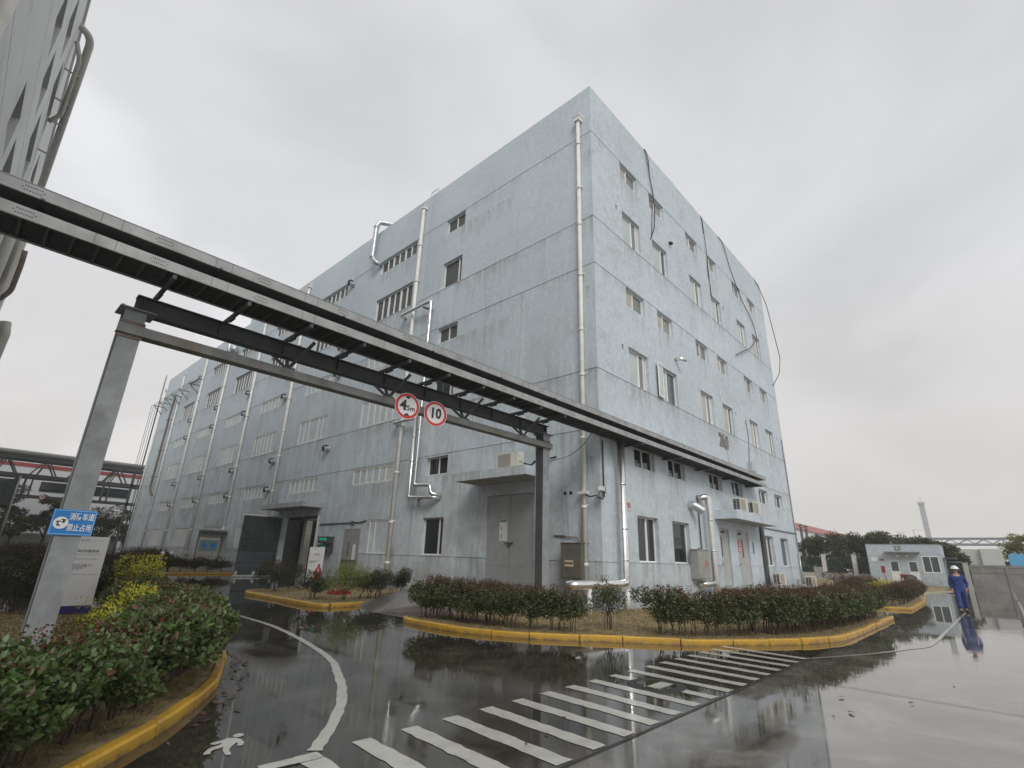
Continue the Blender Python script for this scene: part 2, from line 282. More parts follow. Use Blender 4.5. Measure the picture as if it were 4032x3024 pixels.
# ------------------------------------------------------------------ helpers
class MB:
    def __init__(s): s.v = []; s.f = []; s.m = []; s.sm = []
    def add(s, vs, fs, m=0, smooth=False):
        o = len(s.v); s.v += [tuple(p) for p in vs]
        for f in fs: s.f.append([i + o for i in f]); s.m.append(m); s.sm.append(smooth)
        return s
    def box(s, x0, x1, y0, y1, z0, z1, m=0):
        v = [(x, y, z) for z in (z0, z1) for x, y in ((x0, y0), (x1, y0), (x1, y1), (x0, y1))]
        return s.add(v, [(0, 3, 2, 1), (4, 5, 6, 7), (0, 1, 5, 4), (1, 2, 6, 5), (2, 3, 7, 6), (3, 0, 4, 7)], m)
    def bar(s, a, b, wx, wz=None, m=0, up=(0, 0, 1)):
        a = Vector(a); b = Vector(b); wz = wz or wx; d = (b - a).normalized(); up = Vector(up)
        if abs(d.dot(up)) > .98: up = Vector((1, 0, 0)) if abs(d.x) < .9 else Vector((0, 1, 0))
        r = d.cross(up).normalized(); u = r.cross(d)
        v = [p + r * sx * wx / 2 + u * sz * wz / 2 for p in (a, b) for sx, sz in ((-1, -1), (1, -1), (1, 1), (-1, 1))]
        return s.add(v, [(0, 1, 2, 3), (7, 6, 5, 4), (0, 4, 5, 1), (1, 5, 6, 2), (2, 6, 7, 3), (3, 7, 4, 0)], m)
    def tube(s, pts, r, seg=10, m=0, caps=True, bend=None):
        P = [Vector(p) for p in pts]
        if bend:                                     # round the corners
            Q = [P[0]]
            for i in range(1, len(P) - 1):
                a = (P[i - 1] - P[i]); b = (P[i + 1] - P[i]); k = min(bend, a.length * .45, b.length * .45)
                pa = P[i] + a.normalized() * k; pb = P[i] + b.normalized() * k
                for j in range(5):
                    tt = j / 4; Q.append(pa * (1 - tt) ** 2 + P[i] * 2 * tt * (1 - tt) + pb * tt * tt)
            Q.append(P[-1]); P = Q
        rs = r if isinstance(r, (list, tuple)) else [r] * len(P)
        vs = []; prev = None
        for i, p in enumerate(P):
            d = ((P[min(i + 1, len(P) - 1)] - P[max(i - 1, 0)])).normalized()
            if prev is None:
                a = Vector((0, 0, 1)) if abs(d.z) < .9 else Vector((1, 0, 0)); u = d.cross(a).normalized()
            else:
                u = (prev - d * prev.dot(d)).normalized()
            prev = u; w_ = d.cross(u)
            for k in range(seg):
                an = 2 * PI * k / seg; vs.append(p + (u * math.cos(an) + w_ * math.sin(an)) * rs[i])
        fs = [(i * seg + k, i * seg + (k + 1) % seg, (i + 1) * seg + (k + 1) % seg, (i + 1) * seg + k) for i in range(len(P) - 1) for k in range(seg)]
        s.add(vs, fs, m, True)
        if caps:
            n = (len(P) - 1) * seg; o = len(s.v) - len(vs)
            s.f.append([o + k for k in range(seg)]); s.m.append(m); s.sm.append(False)
            s.f.append([o + n + k for k in range(seg)][::-1]); s.m.append(m); s.sm.append(False)
        return s
    def prism(s, poly, z0, z1, m=0, mt=None):
        n = len(poly); v = [(x, y, z0) for x, y in poly] + [(x, y, z1) for x, y in poly]
        s.add(v, [tuple(range(n))[::-1]] + [(i, (i + 1) % n, n + (i + 1) % n, n + i) for i in range(n)], m)
        s.add(v[n:], [tuple(range(n))], m if mt is None else mt); return s
    def poly(s, pts, m=0): return s.add(pts, [tuple(range(len(pts)))], m)
    def ball(s, c, r, m=0, seg=12, rings=8, sc_=(1, 1, 1)):
        vs = []; fs = []
        for i in range(rings + 1):
            th = PI * i / rings
            for k in range(seg):
                ph = 2 * PI * k / seg
                vs.append((c[0] + r * sc_[0] * math.sin(th) * math.cos(ph), c[1] + r * sc_[1] * math.sin(th) * math.sin(ph), c[2] + r * sc_[2] * math.cos(th)))
        for i in range(rings):
            for k in range(seg): fs.append((i * seg + k, (i + 1) * seg + k, (i + 1) * seg + (k + 1) % seg, i * seg + (k + 1) % seg))
        return s.add(vs, fs, m, True)
    def build(s, name, mats, parent=None, fix=True):
        me = bpy.data.meshes.new(name); me.from_pydata(s.v, [], s.f)
        if not isinstance(mats, (list, tuple)): mats = [mats]
        for k in mats: me.materials.append(M[k] if isinstance(k, str) else k)
        me.polygons.foreach_set('material_index', s.m); me.polygons.foreach_set('use_smooth', s.sm)
        if fix:
            bm = bmesh.new(); bm.from_mesh(me); bmesh.ops.recalc_face_normals(bm, faces=bm.faces); bm.to_mesh(me); bm.free()
        me.update(); o = bpy.data.objects.new(name, me); COL.objects.link(o)
        if parent: o.parent = parent
        return o
def tag(o, label=None, cat=None, group=None, kind=None):
    if label: o['label'] = label
    if cat: o['category'] = cat
    if group: o['group'] = group
    if kind: o['kind'] = kind
    return o
def empty(name, loc=(0, 0, 0), rz=0.0):
    o = bpy.data.objects.new(name, None); COL.objects.link(o); o.location = loc; o.rotation_euler = (0, 0, rz); o.empty_display_size = .2; return o
def struct(name, mb, mats): return tag(mb.build(name, mats), kind='structure')
_fix_children = []
def copy_tree(o, parent=None):
    c = o.copy(); COL.objects.link(c)
    if parent: c.parent = parent
    for ch in [x for x in COL.objects if x.parent == o]: copy_tree(ch, c)
    return c
def text_mesh(body, size, ext=.004, bold=0.0, sx=1.0, align='CENTER', spacing=1.0):
    cu = bpy.data.curves.new('txt', 'FONT'); cu.body = body; cu.size = size; cu.extrude = ext; cu.offset = bold
    cu.align_x = align; cu.align_y = 'CENTER'; cu.resolution_u = 2; cu.space_character = spacing
    o = bpy.data.objects.new('txt', cu); COL.objects.link(o)
    bpy.context.view_layer.update()
    me = bpy.data.meshes.new_from_object(o.evaluated_get(bpy.context.evaluated_depsgraph_get()))
    bpy.data.objects.remove(o); bpy.data.curves.remove(cu)
    for v in me.vertices: v.co.x *= sx
    return me
# text faces local -Y (front), x to the right, z up
def text_obj(name, body, size, loc, mat, parent=None, rz=0.0, **kw):
    me = text_mesh(body, size, **kw); me.materials.clear(); me.materials.append(M[mat])
    for v in me.vertices: v.co = Vector((v.co.x, -v.co.z, v.co.y))
    me.name = name; o = bpy.data.objects.new(name, me); COL.objects.link(o)
    o.location = loc; o.rotation_euler = (0, 0, rz)
    if parent: o.parent = parent
    return o
WORDS = 'first second third fourth fifth sixth seventh eighth ninth tenth eleventh twelfth thirteenth fourteenth fifteenth sixteenth seventeenth eighteenth nineteenth'.split()
for tens, tn in (('twenty', 'twentieth'), ('thirty', 'thirtieth'), ('forty', 'fortieth'), ('fifty', 'fiftieth'), ('sixty', 'sixtieth')):
    WORDS += [tn] + [tens + '-' + u for u in WORDS[:9]]
# ------------------------------------------------------------------ ground
g = MB(); g.poly([(-2500, -2500, 0), (2500, -2500, 0), (2500, 2500, 0), (-2500, 2500, 0)]); struct('ground', g, 'concrete')
g = MB()
g.poly([(-60, -6.53, .004), (9.0, -6.53, .004), (9.0, 0, .004), (-.0, 0, .004), (0, 66, .004), (9, 66, .004), (9, 120, .004), (-60, 120, .004)])
struct('road', g, 'asphalt')
g = MB()                                                     # open slab joints
for a, b, wd in (((-16, -6.545), (-3.0, -6.545), .025), ((-5.4, -6.56), (-5.47, -12), .018), ((4.5, -6.56), (4.5, -14), .015), ((-60, -10.6), (60, -10.6), .012)):
    dx, dy = b[0] - a[0], b[1] - a[1]; L = math.hypot(dx, dy); nx, ny = -dy / L * wd / 2, dx / L * wd / 2
    g.poly([(a[0] + nx, a[1] + ny, .008), (b[0] + nx, b[1] + ny, .008), (b[0] - nx, b[1] - ny, .008), (a[0] - nx, a[1] - ny, .008)])
struct('road_joint', g, 'black')
def ribbon(mb, pts, wd, z, m=0, jit=.011, step=.12):
    P = [Vector((p[0], p[1])) for p in pts]; Q = []
    for i in range(len(P) - 1):
        n = max(1, int((P[i + 1] - P[i]).length / step))
        for j in range(n): Q.append(P[i].lerp(P[i + 1], j / n))
    Q.append(P[-1]); vs = []
    for i, q in enumerate(Q):
        d = (Q[min(i + 1, len(Q) - 1)] - Q[max(i - 1, 0)]).normalized(); nn = Vector((-d.y, d.x))
        for s_ in (1, -1):
            p = q + nn * s_ * (wd / 2 + rnd.uniform(-jit, jit)); vs.append((p.x, p.y, z))
    mb.add(vs, [(2 * i, 2 * i + 1, 2 * i + 3, 2 * i + 2) for i in range(len(Q) - 1)], m)
def smooth_path(pts, n=6):
    P = [Vector((p[0], p[1], 0)) for p in pts]; Q = []
    for i in range(len(P) - 1):
        p0, p1, p2, p3 = P[max(i - 1, 0)], P[i], P[i + 1], P[min(i + 2, len(P) - 1)]
        for j in range(n):
            t_ = j / n; Q.append(.5 * ((2 * p1) + (-p0 + p2) * t_ + (2 * p0 - 5 * p1 + 4 * p2 - p3) * t_ ** 2 + (-p0 + 3 * p1 - 3 * p2 + p3) * t_ ** 3))
    Q.append(P[-1]); return [(q.x, q.y) for q in Q]
g = MB()
for i in range(-3, 17):                                      # crossing
    x = -11.63 + .5235 * i
    ribbon(g, [(x, -4.93), (x - .05, -5.7), (x - .1, -6.5)], .195, .009, step=.09)
struct('crossing_marking', g, 'line')
g = MB(); ribbon(g, smooth_path([(-9.2, 13), (-9.02, 8.5), (-9.06, 5.53), (-9.17, 2.88), (-9.54, .6), (-10.01, -1.33), (-10.45, -2.4), (-11.0, -3.49), (-11.56, -4.31), (-12.06, -4.9)]), .115, .009)
ribbon(g, [(-12.07, -5.03), (-12.55, -4.98)], .12, .013); struct('lane_marking', g, 'line')
g = MB(); ribbon(g, smooth_path([(-3.3, -6.5), (-1.65, -7.18), (-.16, -7.63), (1.06, -7.92), (4, -7.96), (9, -7.965), (14.6, -7.97)]), .085, .006)
ribbon(g, [(15, -9.75), (30, -9.75)], .10, .009); ribbon(g, [(33, -9.72), (48, -9.7)], .10, .009); struct('lane_marking', g, 'line_faint')
g2 = MB()                                                    # walking figure painted on the asphalt
for P_ in ([(-12.632, -4.156), (-12.538, -4.15), (-12.483, -4.117), (-12.425, -4.153), (-12.404, -4.207), (-12.408, -4.306), (-12.446, -4.38), (-12.478, -4.381), (-12.48, -4.34), (-12.461, -4.308), (-12.467, -4.283), (-12.515, -4.337), (-12.561, -4.4), (-12.582, -4.446), (-12.585, -4.507), (-12.606, -4.541), (-12.634, -4.524), (-12.626, -4.452), (-12.607, -4.369), (-12.579, -4.328), (-12.662, -4.338), (-12.694, -4.364), (-12.715, -4.417), (-12.761, -4.401), (-12.755, -4.372), (-12.693, -4.292), (-12.664, -4.271), (-12.588, -4.254), (-12.557, -4.213), (-12.573, -4.209), (-12.615, -4.22), (-12.641, -4.191)],
           [(-12.339, -4.118), (-12.351, -4.137), (-12.369, -4.15), (-12.39, -4.154), (-12.41, -4.148), (-12.424, -4.134), (-12.43, -4.113), (-12.427, -4.091), (-12.415, -4.071), (-12.397, -4.058), (-12.376, -4.054), (-12.356, -4.059), (-12.341, -4.074), (-12.335, -4.095)]): g2.poly([(x, y, .009) for x, y in P_])
_o = struct('walking_figure_marking', g2, 'line')
bm_ = bmesh.new(); bm_.from_mesh(_o.data); bmesh.ops.triangulate(bm_, faces=bm_.faces, ngon_method='EAR_CLIP'); bm_.to_mesh(_o.data); bm_.free()
# kerbs and beds
def kerb(path, name, wd=.12, h=.115, mat='yellow', closed=False, stone=.95):
    mb = MB(); P = [Vector((p[0], p[1])) for p in path]; L = 0; pts = [P[0]]; 
    for i in range(len(P) - 1):                              # resample
        n = max(1, int((P[i + 1] - P[i]).length / .16))
        for j in range(1, n + 1): pts.append(P[i].lerp(P[i + 1], j / n))
    run = 0; i = 0
    while i < len(pts) - 1:
        j = i; l = 0; target = stone * rnd.uniform(.85, 1.1)
        while j < len(pts) - 1 and l < target: l += (pts[j + 1] - pts[j]).length; j += 1
        seg = pts[i:j + 1]; vs = []; dz = rnd.uniform(-.011, .009); off = rnd.uniform(-.011, .011)
        for k, p in enumerate(seg):
            gi = i + k; d = (pts[min(gi + 1, len(pts) - 1)] - pts[max(gi - 1, 0)]).normalized(); nn = Vector((-d.y, d.x))
            q = p.copy()
            if k == 0: q = p + d * .011
            if k == len(seg) - 1: q = p - d * .011
            for o_, z in ((0, -.02), (0, h - .02), (.018, h), (wd - .015, h), (wd, h - .015), (wd, -.02)):
                qq = q + nn * (o_ + off); vs.append((qq.x, qq.y, z + (dz if z > 0 else 0)))
        fs = [(6 * k + a, 6 * k + a + 1, 6 * (k + 1) + a + 1, 6 * (k + 1) + a) for k in range(len(seg) - 1) for a in range(5)]
        fs += [tuple(range(6)), tuple(6 * (len(seg) - 1) + a for a in range(6))[::-1]]
        mb.add(vs, fs); i = j
    return struct(name, mb, mat)
def off_path(path, d):
    P = [Vector((p[0], p[1])) for p in path]; o = []
    for i in range(len(P)):
        t_ = (P[min(i + 1, len(P) - 1)] - P[max(i - 1, 0)]).normalized(); n_ = Vector((-t_.y, t_.x)); q = P[i] + n_ * d; o.append((q.x, q.y))
    return o
K_MAIN = smooth_path([(-6.15, 2.05), (-6.36, 1.5), (-6.38, -.3), (-5.75, -1.85), (-4.78, -3.05), (-4.1, -3.93), (-3.45, -4.62), (-2.55, -5.2), (-1.68, -5.78), (-.7, -6.22), (.8, -6.47), (4.3, -6.46), (7.85, -6.44)])
kerb(K_MAIN, 'kerb')
K_LEFT = smooth_path([(-11.9, 7.75), (-11.15, 7.3), (-10.93, 6.2), (-10.95, 3.0), (-11.06, 1.2), (-11.13, .05), (-11.46, -1.03), (-11.82, -1.94), (-12.26, -2.72), (-12.74, -3.42), (-13.12, -3.87), (-13.68, -4.48), (-14.6, -5.45), (-16.5, -7.2)])
K_LEFT = K_LEFT[::-1]
kerb(K_LEFT, 'kerb')
K_MID = smooth_path([(-5.3, 12.9), (-6.2, 12.1), (-6.5, 11.24), (-6.47, 10.0), (-6.55, 7.09), (-6.45, 5.95), (-6.2, 5.75)])
kerb(K_MID, 'kerb'); kerb([(-6.16, 5.73), (-5.5, 5.75), (-4.8, 6.05)], 'kerb')
K_R2 = [(13.0, -4.6), (13.25, -5.5), (13.5, -6.34), (21.4, -6.1), (30, -5.4), (34, -4.9)]
kerb(K_R2, 'kerb')
K_FAR = [(-9.5, 40), (-9.3, 28.6), (-9, 28.2), (-.4, 28.2)]
kerb(K_FAR, 'kerb')
kerb([(34.5, -4.7), (38, -5.5), (49, -6.2)], 'kerb', mat='kerbgrey', h=.09)
kerb([(-11.7, 48), (-11.6, 20.5), (-11.2, 20), (-9.9, 20)], 'kerb', mat='kerbgrey')
def bed(poly, z, mat, name='planting_bed'):
    mb = MB(); mb.prism(poly, -.03, z); return struct(name, mb, mat)
bed(off_path(K_MAIN, .13) + [(7.9, -6.25), (9.2, -.02), (-.02, -.02), (-.02, 2.2), (-4.0, 2.3)], .09, 'lawn')
bed(off_path(K_LEFT, .13) + [(-17, 7.75), (-17, -7.2)], .09, 'lawn')
bed(off_path(K_MID, .13) + [(-4.8, 6.15), (-1.5, 6.15), (-.02, 8), (-.02, 17), (-3, 14.5)], .09, 'lawn')
bed([(13.15, -4.5), (13.4, -5.5), (13.6, -6.18), (21.4, -5.95), (34, -4.75), (49, -.5), (49, 6), (24.5, 4), (23.6, -2), (16.5, -2), (15, -3)], .09, 'lawn')
bed([(-9.2, 40), (-9.15, 28.7), (-8.9, 28.4), (-.02, 28.4), (-.02, 66), (-9.2, 66)], .09, 'soil')
bed([(-11.5, 48), (-11.45, 20.4), (-11.1, 20.2), (-9.9, 20.2), (-9.9, 48)], .09, 'lawn')
mb = MB()                                                    # lawn bank that rises to the gatehouse
mb.add([(34.4, -4.6, .02), (38, -5.4, .03), (48.9, -6.1, .32), (70, -6.1, .40), (70, 22, .42), (46, 22, .42), (34, 14, .2), (30, 5, .09)], [(0, 1, 2, 3, 4, 5, 6, 7)])
struct('lawn_bank', mb, 'lawn')
# ------------------------------------------------------------------ factory building
def face_grid(mb, org, ud, nd, U, Z, holes, m=0):
    us = sorted({U[0], U[1], *[round(h[0], 4) for h in holes], *[round(h[1], 4) for h in holes]})
    zs = sorted({Z[0], Z[1], *[round(h[2], 4) for h in holes], *[round(h[3], 4) for h in holes]})
    us = [u for u in us if U[0] - 1e-6 <= u <= U[1] + 1e-6]; zs = [z for z in zs if Z[0] - 1e-6 <= z <= Z[1] + 1e-6]
    def depth(i, j):
        uc, zc = (us[i] + us[i + 1]) / 2, (zs[j] + zs[j + 1]) / 2; d = 0
        for h in holes:
            if h[0] < uc < h[1] and h[2] < zc < h[3]: d = max(d, h[4])
        return d
    D = [[depth(i, j) for j in range(len(zs) - 1)] for i in range(len(us) - 1)]
    o = Vector(org); ud = Vector(ud); nd = Vector(nd)
    pt = lambda u, z, d: o + ud * u + Vector((0, 0, z)) - nd * d
    for i in range(len(us) - 1):
        for j in range(len(zs) - 1):
            d = D[i][j]; u0, u1, z0, z1 = us[i], us[i + 1], zs[j], zs[j + 1]
            mb.add([pt(u0, z0, d), pt(u1, z0, d), pt(u1, z1, d), pt(u0, z1, d)], [(0, 1, 2, 3)], m)
            if i + 1 < len(us) - 1 and D[i + 1][j] != d:
                e_ = D[i + 1][j]; mb.add([pt(u1, z0, d), pt(u1, z0, e_), pt(u1, z1, e_), pt(u1, z1, d)], [(0, 1, 2, 3)], m)
            if j + 1 < len(zs) - 1 and D[i][j + 1] != d:
                e_ = D[i][j + 1]; mb.add([pt(u0, z1, d), pt(u1, z1, d), pt(u1, z1, e_), pt(u0, z1, e_)], [(0, 1, 2, 3)], m)
BH = 22.1; LX = 23.0; LY = 65.3
RCOLS = [(2.37, 3.97), (5.18, 6.75), (9.42, 11.0), (12.28, 13.77), (16.48, 18.02), (19.35, 20.87)]
RROWS = [('S', 18.54, 19.48), ('L', 15.07, 16.68), ('S', 11.85, 12.78), ('L', 8.35, 9.95), ('S', 5.0, 5.8)]
LCOLS = [(12.40, 16.26), (20.27, 24.17), (28.05, 31.92), (35.75, 39.65), (43.47, 47.4), (51.44, 55.2)]
LROWS = [('S', 18.53, 19.46), ('L', 15.08, 16.65), ('S', 11.88, 12.74), ('L', 8.40, 9.94), ('S', 5.12, 5.96)]
GROOVES = [19.48, 15.02, 12.79, 8.31, 6.04, 1.54]
building = empty('factory_building', (0, 0, 0))
tag(building, 'weathered blue-grey five storey factory block with dirty render and a sharp corner above the hedge', 'building')
hr = [(a, b, z0, z1, .24) for a, b in RCOLS for _, z0, z1 in RROWS] + [(RCOLS[k][0], RCOLS[k][1], 1.58, 3.2, .24) for k in (0, 1, 4, 5)]
hr += [(0, LX, z - .022, z + .022, .022) for z in GROOVES]
hr += [(10.0, 11.2, .64, 3.24, .12), (12.2, 13.85, .64, 3.26, .12)]
hr += [(1.83, 1.97, 9.64, 9.88, .2), (1.83, 1.97, 16.42, 16.68, .2), (14.15, 14.3, 16.4, 16.62, .15), (14.1, 14.26, 9.6, 9.84, .15), (21.6, 21.72, 9.6, 9.85, .15)]
hl = [(8.14, 9.68, z0, z1, .2) for _, z0, z1 in LROWS] + [(8.14, 9.62, 1.6, 3.2, .2)]
hl += [(a, b, z0, z1, .18 if z0 > 14 else .05) for a, b in LCOLS for _, z0, z1 in LROWS]
hl += [(a, b, 1.72, 3.28, .05) for a, b in LCOLS[2:]] + [(12.38, 14.0, 1.6, 3.22, .05)]
hl += [(0, LY, z - .022, z + .022, .022) for z in GROOVES]
hl += [(11.02, 11.06, .1, BH, .03), (11.2, 11.24, .1, BH, .03)]
hl += [(2.96, 5.46, .62, 3.95, .12), (19.5, 24.2, 0.0, 3.62, 6.0), (14.76, 16.42, .25, 2.8, .06)]
wb = MB()
face_grid(wb, (0, 0, 0), (1, 0, 0), (0, -1, 0), (0, LX), (0, BH), hr)
face_grid(wb, (0, 0, 0), (0, 1, 0), (-1, 0, 0), (0, LY), (0, BH), hl)
wb.poly([(LX, 0, 0), (LX, LY, 0), (LX, LY, BH), (LX, 0, BH)]); wb.poly([(0, LY, 0), (LX, LY, 0), (LX, LY, BH), (0, LY, BH)])
# parapet cap and inner faces
wb.add([(0, 0, BH), (LX, 0, BH), (LX, LY, BH), (0, LY, BH), (.25, .25, BH), (LX - .25, .25, BH), (LX - .25, LY - .25, BH), (.25, LY - .25, BH)],
       [(0, 1, 5, 4), (1, 2, 6, 5), (2, 3, 7, 6), (3, 0, 4, 7)])
wb.add([(x, y, z) for z in (21.1, BH) for x, y in ((.25, .25), (LX - .25, .25), (LX - .25, LY - .25), (.25, LY - .25))], [(0, 1, 5, 4), (1, 2, 6, 5), (2, 3, 7, 6), (3, 0, 4, 7)])
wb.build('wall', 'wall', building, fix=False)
rb = MB(); rb.poly([(.25, .25, 21.1), (LX - .25, .25, 21.1), (LX - .25, LY - .25, 21.1), (.25, LY - .25, 21.1)]); rb.build('roof', 'roof', building)
# windows: local x along the wall as seen from outside, front towards -y, origin lower corner of the opening
_win = {}
def window_mesh(w_, h_, lights, fr=.05, old=False, pat=0, tran=None):
    key = (round(w_, 2), round(h_, 2), tuple(lights), fr, old, tran)
    if key in _win: return _win[key]
    f = MB(); g_ = MB(); d0, d1 = 0.0, .06
    f.box(0, w_, d0, d1, 0, fr); f.box(0, w_, d0, d1, h_ - fr, h_); f.box(0, fr, d0, d1, fr, h_ - fr); f.box(w_ - fr, w_, d0, d1, fr, h_ - fr)
    x = fr; W_ = w_ - 2 * fr; mats = []
    for i, (fw, mk_, thick) in enumerate(lights):
        x1 = x + fw * W_
        if i < len(lights) - 1: f.box(x1 - thick / 2, x1 + thick / 2, d0 - .008, d1 - .004, fr, h_ - fr)
        if mk_ not in mats: mats.append(mk_)
        g_.box(x, x1, .036, .05, fr * .8, h_ - fr * .8, mats.index(mk_)); x = x1
    if tran: f.box(fr, w_ - fr, d0 - .003, d1 - .006, tran * h_ - .02, tran * h_ + .02)
    _win[key] = (f, g_, mats, 'frame_old' if old else 'frame', {})
    return _win[key]
def put_window(face, u0, u1, z0, z1, rec, lights, parent=building, **kw):
    f, g_, mats, fm, cache = window_mesh(u1 - u0, z1 - z0, lights, **kw)
    if 'f' not in cache:
        a = f.build('window', fm); b = g_.build('pane', mats); b.parent = a; cache['f'] = a; cache['p'] = b
    else:
        a = cache['f'].copy(); b = cache['p'].copy(); COL.objects.link(a); COL.objects.link(b); b.parent = a
    a.parent = parent
    if face == 'R': a.location = (u0, rec, z0)
    else: a.location = (rec, u1, z0); a.rotation_euler = (0, 0, -PI / 2)
    return a
def mullion(n, mat, thick=.05, group=2):
    return [(1 / n, mat if isinstance(mat, str) else mat[i % len(mat)], thick * (1.7 if (i + 1) % group == 0 else 1)) for i in range(n)]
for r, (kind, z0, z1) in enumerate(RROWS):
    for c, (a, b) in enumerate(RCOLS):
        if kind == 'S':
            if r == 4: L_ = [(.5, 'g_dark', .055), (.5, 'g_dark', .05)]
            else: L_ = [(.46, 'g_beige' if (c + r) % 3 != 1 else 'g_grey2', .06), (.54, 'g_grey' if (c + r) % 2 else 'g_grey2', .05)]
        elif c % 2 == 0: L_ = [(.60, 'g_pale' if r < 3 or c < 2 else 'g_beige', .09), (.30, 'g_grey2', .08), (.10, 'g_grey', .04)]
        else: L_ = [(.10, 'g_grey', .05), (.62, 'g_pale' if (c + r) % 3 else 'g_beige', .07), (.28, 'g_green', .05)]
        if r == 3 and c == 1: L_ = [(.45, 'g_pale', .07), (.55, 'g_green', .06)]
        put_window('R', a, b, z0, z1, .13, L_, fr=.06)
for k in (0, 1, 4, 5):
    L_ = [(.58, 'g_dark' if k < 2 else 'g_green', .1), (.42, 'g_dark', .08)] if k % 2 == 0 else [(.14, 'g_dark', .06), (.86, 'g_dark' if k < 2 else 'g_green', .06)]
    put_window('R', RCOLS[k][0], RCOLS[k][1], 1.58, 3.2, .17, L_, fr=.055)
sash = MB(); sash.box(0, .62, 0, .05, 0, .06); sash.box(0, .62, 0, .05, 1.52, 1.58); sash.box(0, .06, 0, .05, .06, 1.52); sash.box(.56, .62, 0, .05, .06, 1.52)
so_ = sash.build('open_sash', 'frame', building); so_.location = (5.2, -.02, 8.36); so_.rotation_euler = (0, 0, math.radians(-171)); so_['label'] = 'casement sash standing wide open'
sp_ = MB(); sp_.box(.06, .56, .02, .03, .06, 1.52); o = sp_.build('pane', 'g_pale', so_)
# side wall
for r, (kind, z0, z1) in enumerate(LROWS):
    put_window('L', 8.14, 9.68, z0, z1, .15, [(.5, 'g_film' if r < 3 else 'g_dark', .055), (.5, 'g_film' if r < 3 else 'g_dark', .05)] if kind == 'S' else
               [(.78, 'g_film' if r < 3 else 'g_dark', .07), (.22, 'g_film', .05)], fr=.055, old=(r > 2))
    for c, (a, b) in enumerate(LCOLS):
        rec = .13 if z0 > 14 else .02
        if kind == 'S': L_ = mullion(6, ['g_film', 'g_film2', 'g_film'] if c != 0 or r < 4 else 'g_yellow', .08, 2)
        elif r == 3 and c == 1: L_ = [(.17, 'g_film', .05), (.17, 'g_film', .1), (.33, 'g_green', .1), (.165, 'g_film', .05), (.165, 'g_film', .05)]
        else: L_ = mullion(6, ['g_film', 'g_film2'] if r < 2 else ['g_film', 'g_film', 'g_film2'], .10, 3 if c % 2 else 2)
        put_window('L', a, b, z0, z1, rec, L_, fr=.08, old=(r >= 2))
put_window('L', 8.14, 9.62, 1.6, 3.2, .15, [(.74, 'g_dark', .07), (.26, 'g_dark', .05)], fr=.055, old=True)
put_window('L', 12.38, 14.0, 1.6, 3.22, .02, [(.3, 'g_beige', .05), (.7, 'g_yellow', .06)], fr=.055, old=True)
for c, (a, b) in enumerate(LCOLS[2:]):
    put_window('L', a, b, 1.72, 3.28, .02, mullion(9, ['g_film', 'g_film2', 'g_film2'], .055, 20), fr=.06, old=True)
# sills and stains beneath ground windows are in the render texture; drip grime as thin patches would be painted, so none
# downpipes
def downpipe(face, u, z0, z1, r=.09, hop=True):
    mb = MB(); P_ = lambda z, o=0.0: ((u, -.14 + o, z) if face == 'R' else (-.14 + o, u, z))
    mb.tube([P_(z0), P_(z1)], r, 12)
    z = z0 + .9; k = 0
    while z < z1 - .4:
        mb.tube([P_(z - .05), P_(z + .05)], r * 1.22, 12)
        if k % 2: 
            x_, y_, _ = P_(z); mb.box(x_ - .1 if face == 'R' else x_, x_ + .1 if face == 'R' else 0, y_ if face == 'R' else y_ - .1, 0 if face == 'R' else y_ + .1, z + .055, z + .095)
        z += 2.05 + (.35 if k % 3 else -.2); k += 1
    if hop:
        x_, y_, _ = P_(0); mb.box(x_ - .14, x_ + .14, y_ - .14, y_ + .14, z1, z1 + .22); mb.box(x_ - .17, x_ + .17, y_ - .17, y_ + .165, z1 + .22, z1 + .27)
    return mb.build('downpipe', 'pvc', building)
downpipe('L', .58, .55, 20.25, .085)
for u in (11.87, 26.45, 34.38, 42.15, 49.82): downpipe('L', u, .3, 21.3, .10)
downpipe('L', 57.7, .3, 21.0, .09); downpipe('L', 65.1, .3, 20.5, .09)
# wall vents
vm = MB(); vm.tube([(0, 0, 0), (-.10, 0, 0)], .24, 16); vm.tube([(-.1, 0, 0), (-.34, 0, -.05)], [.19, .17], 14, 0, False)
vm.tube([(-.34, 0, -.06), (-.345, 0, -.06)], .155, 14, 1); vm.box(-.4, -.1, -.2, .2, .17, .2)
vproto = None
for zi, z in enumerate((19.1, 14.25, 12.42, 7.6, 5.6)):
    for y in (19.62, 27.4, 35.1, 42.8, 50.7):
        if zi == 4 and y < 20: continue
        if vproto is None: vproto = vm.build('wall_vent', ['zinc', 'dark'], building); o = vproto
        else: o = vproto.copy(); COL.objects.link(o)
        o.location = (0, y, z)
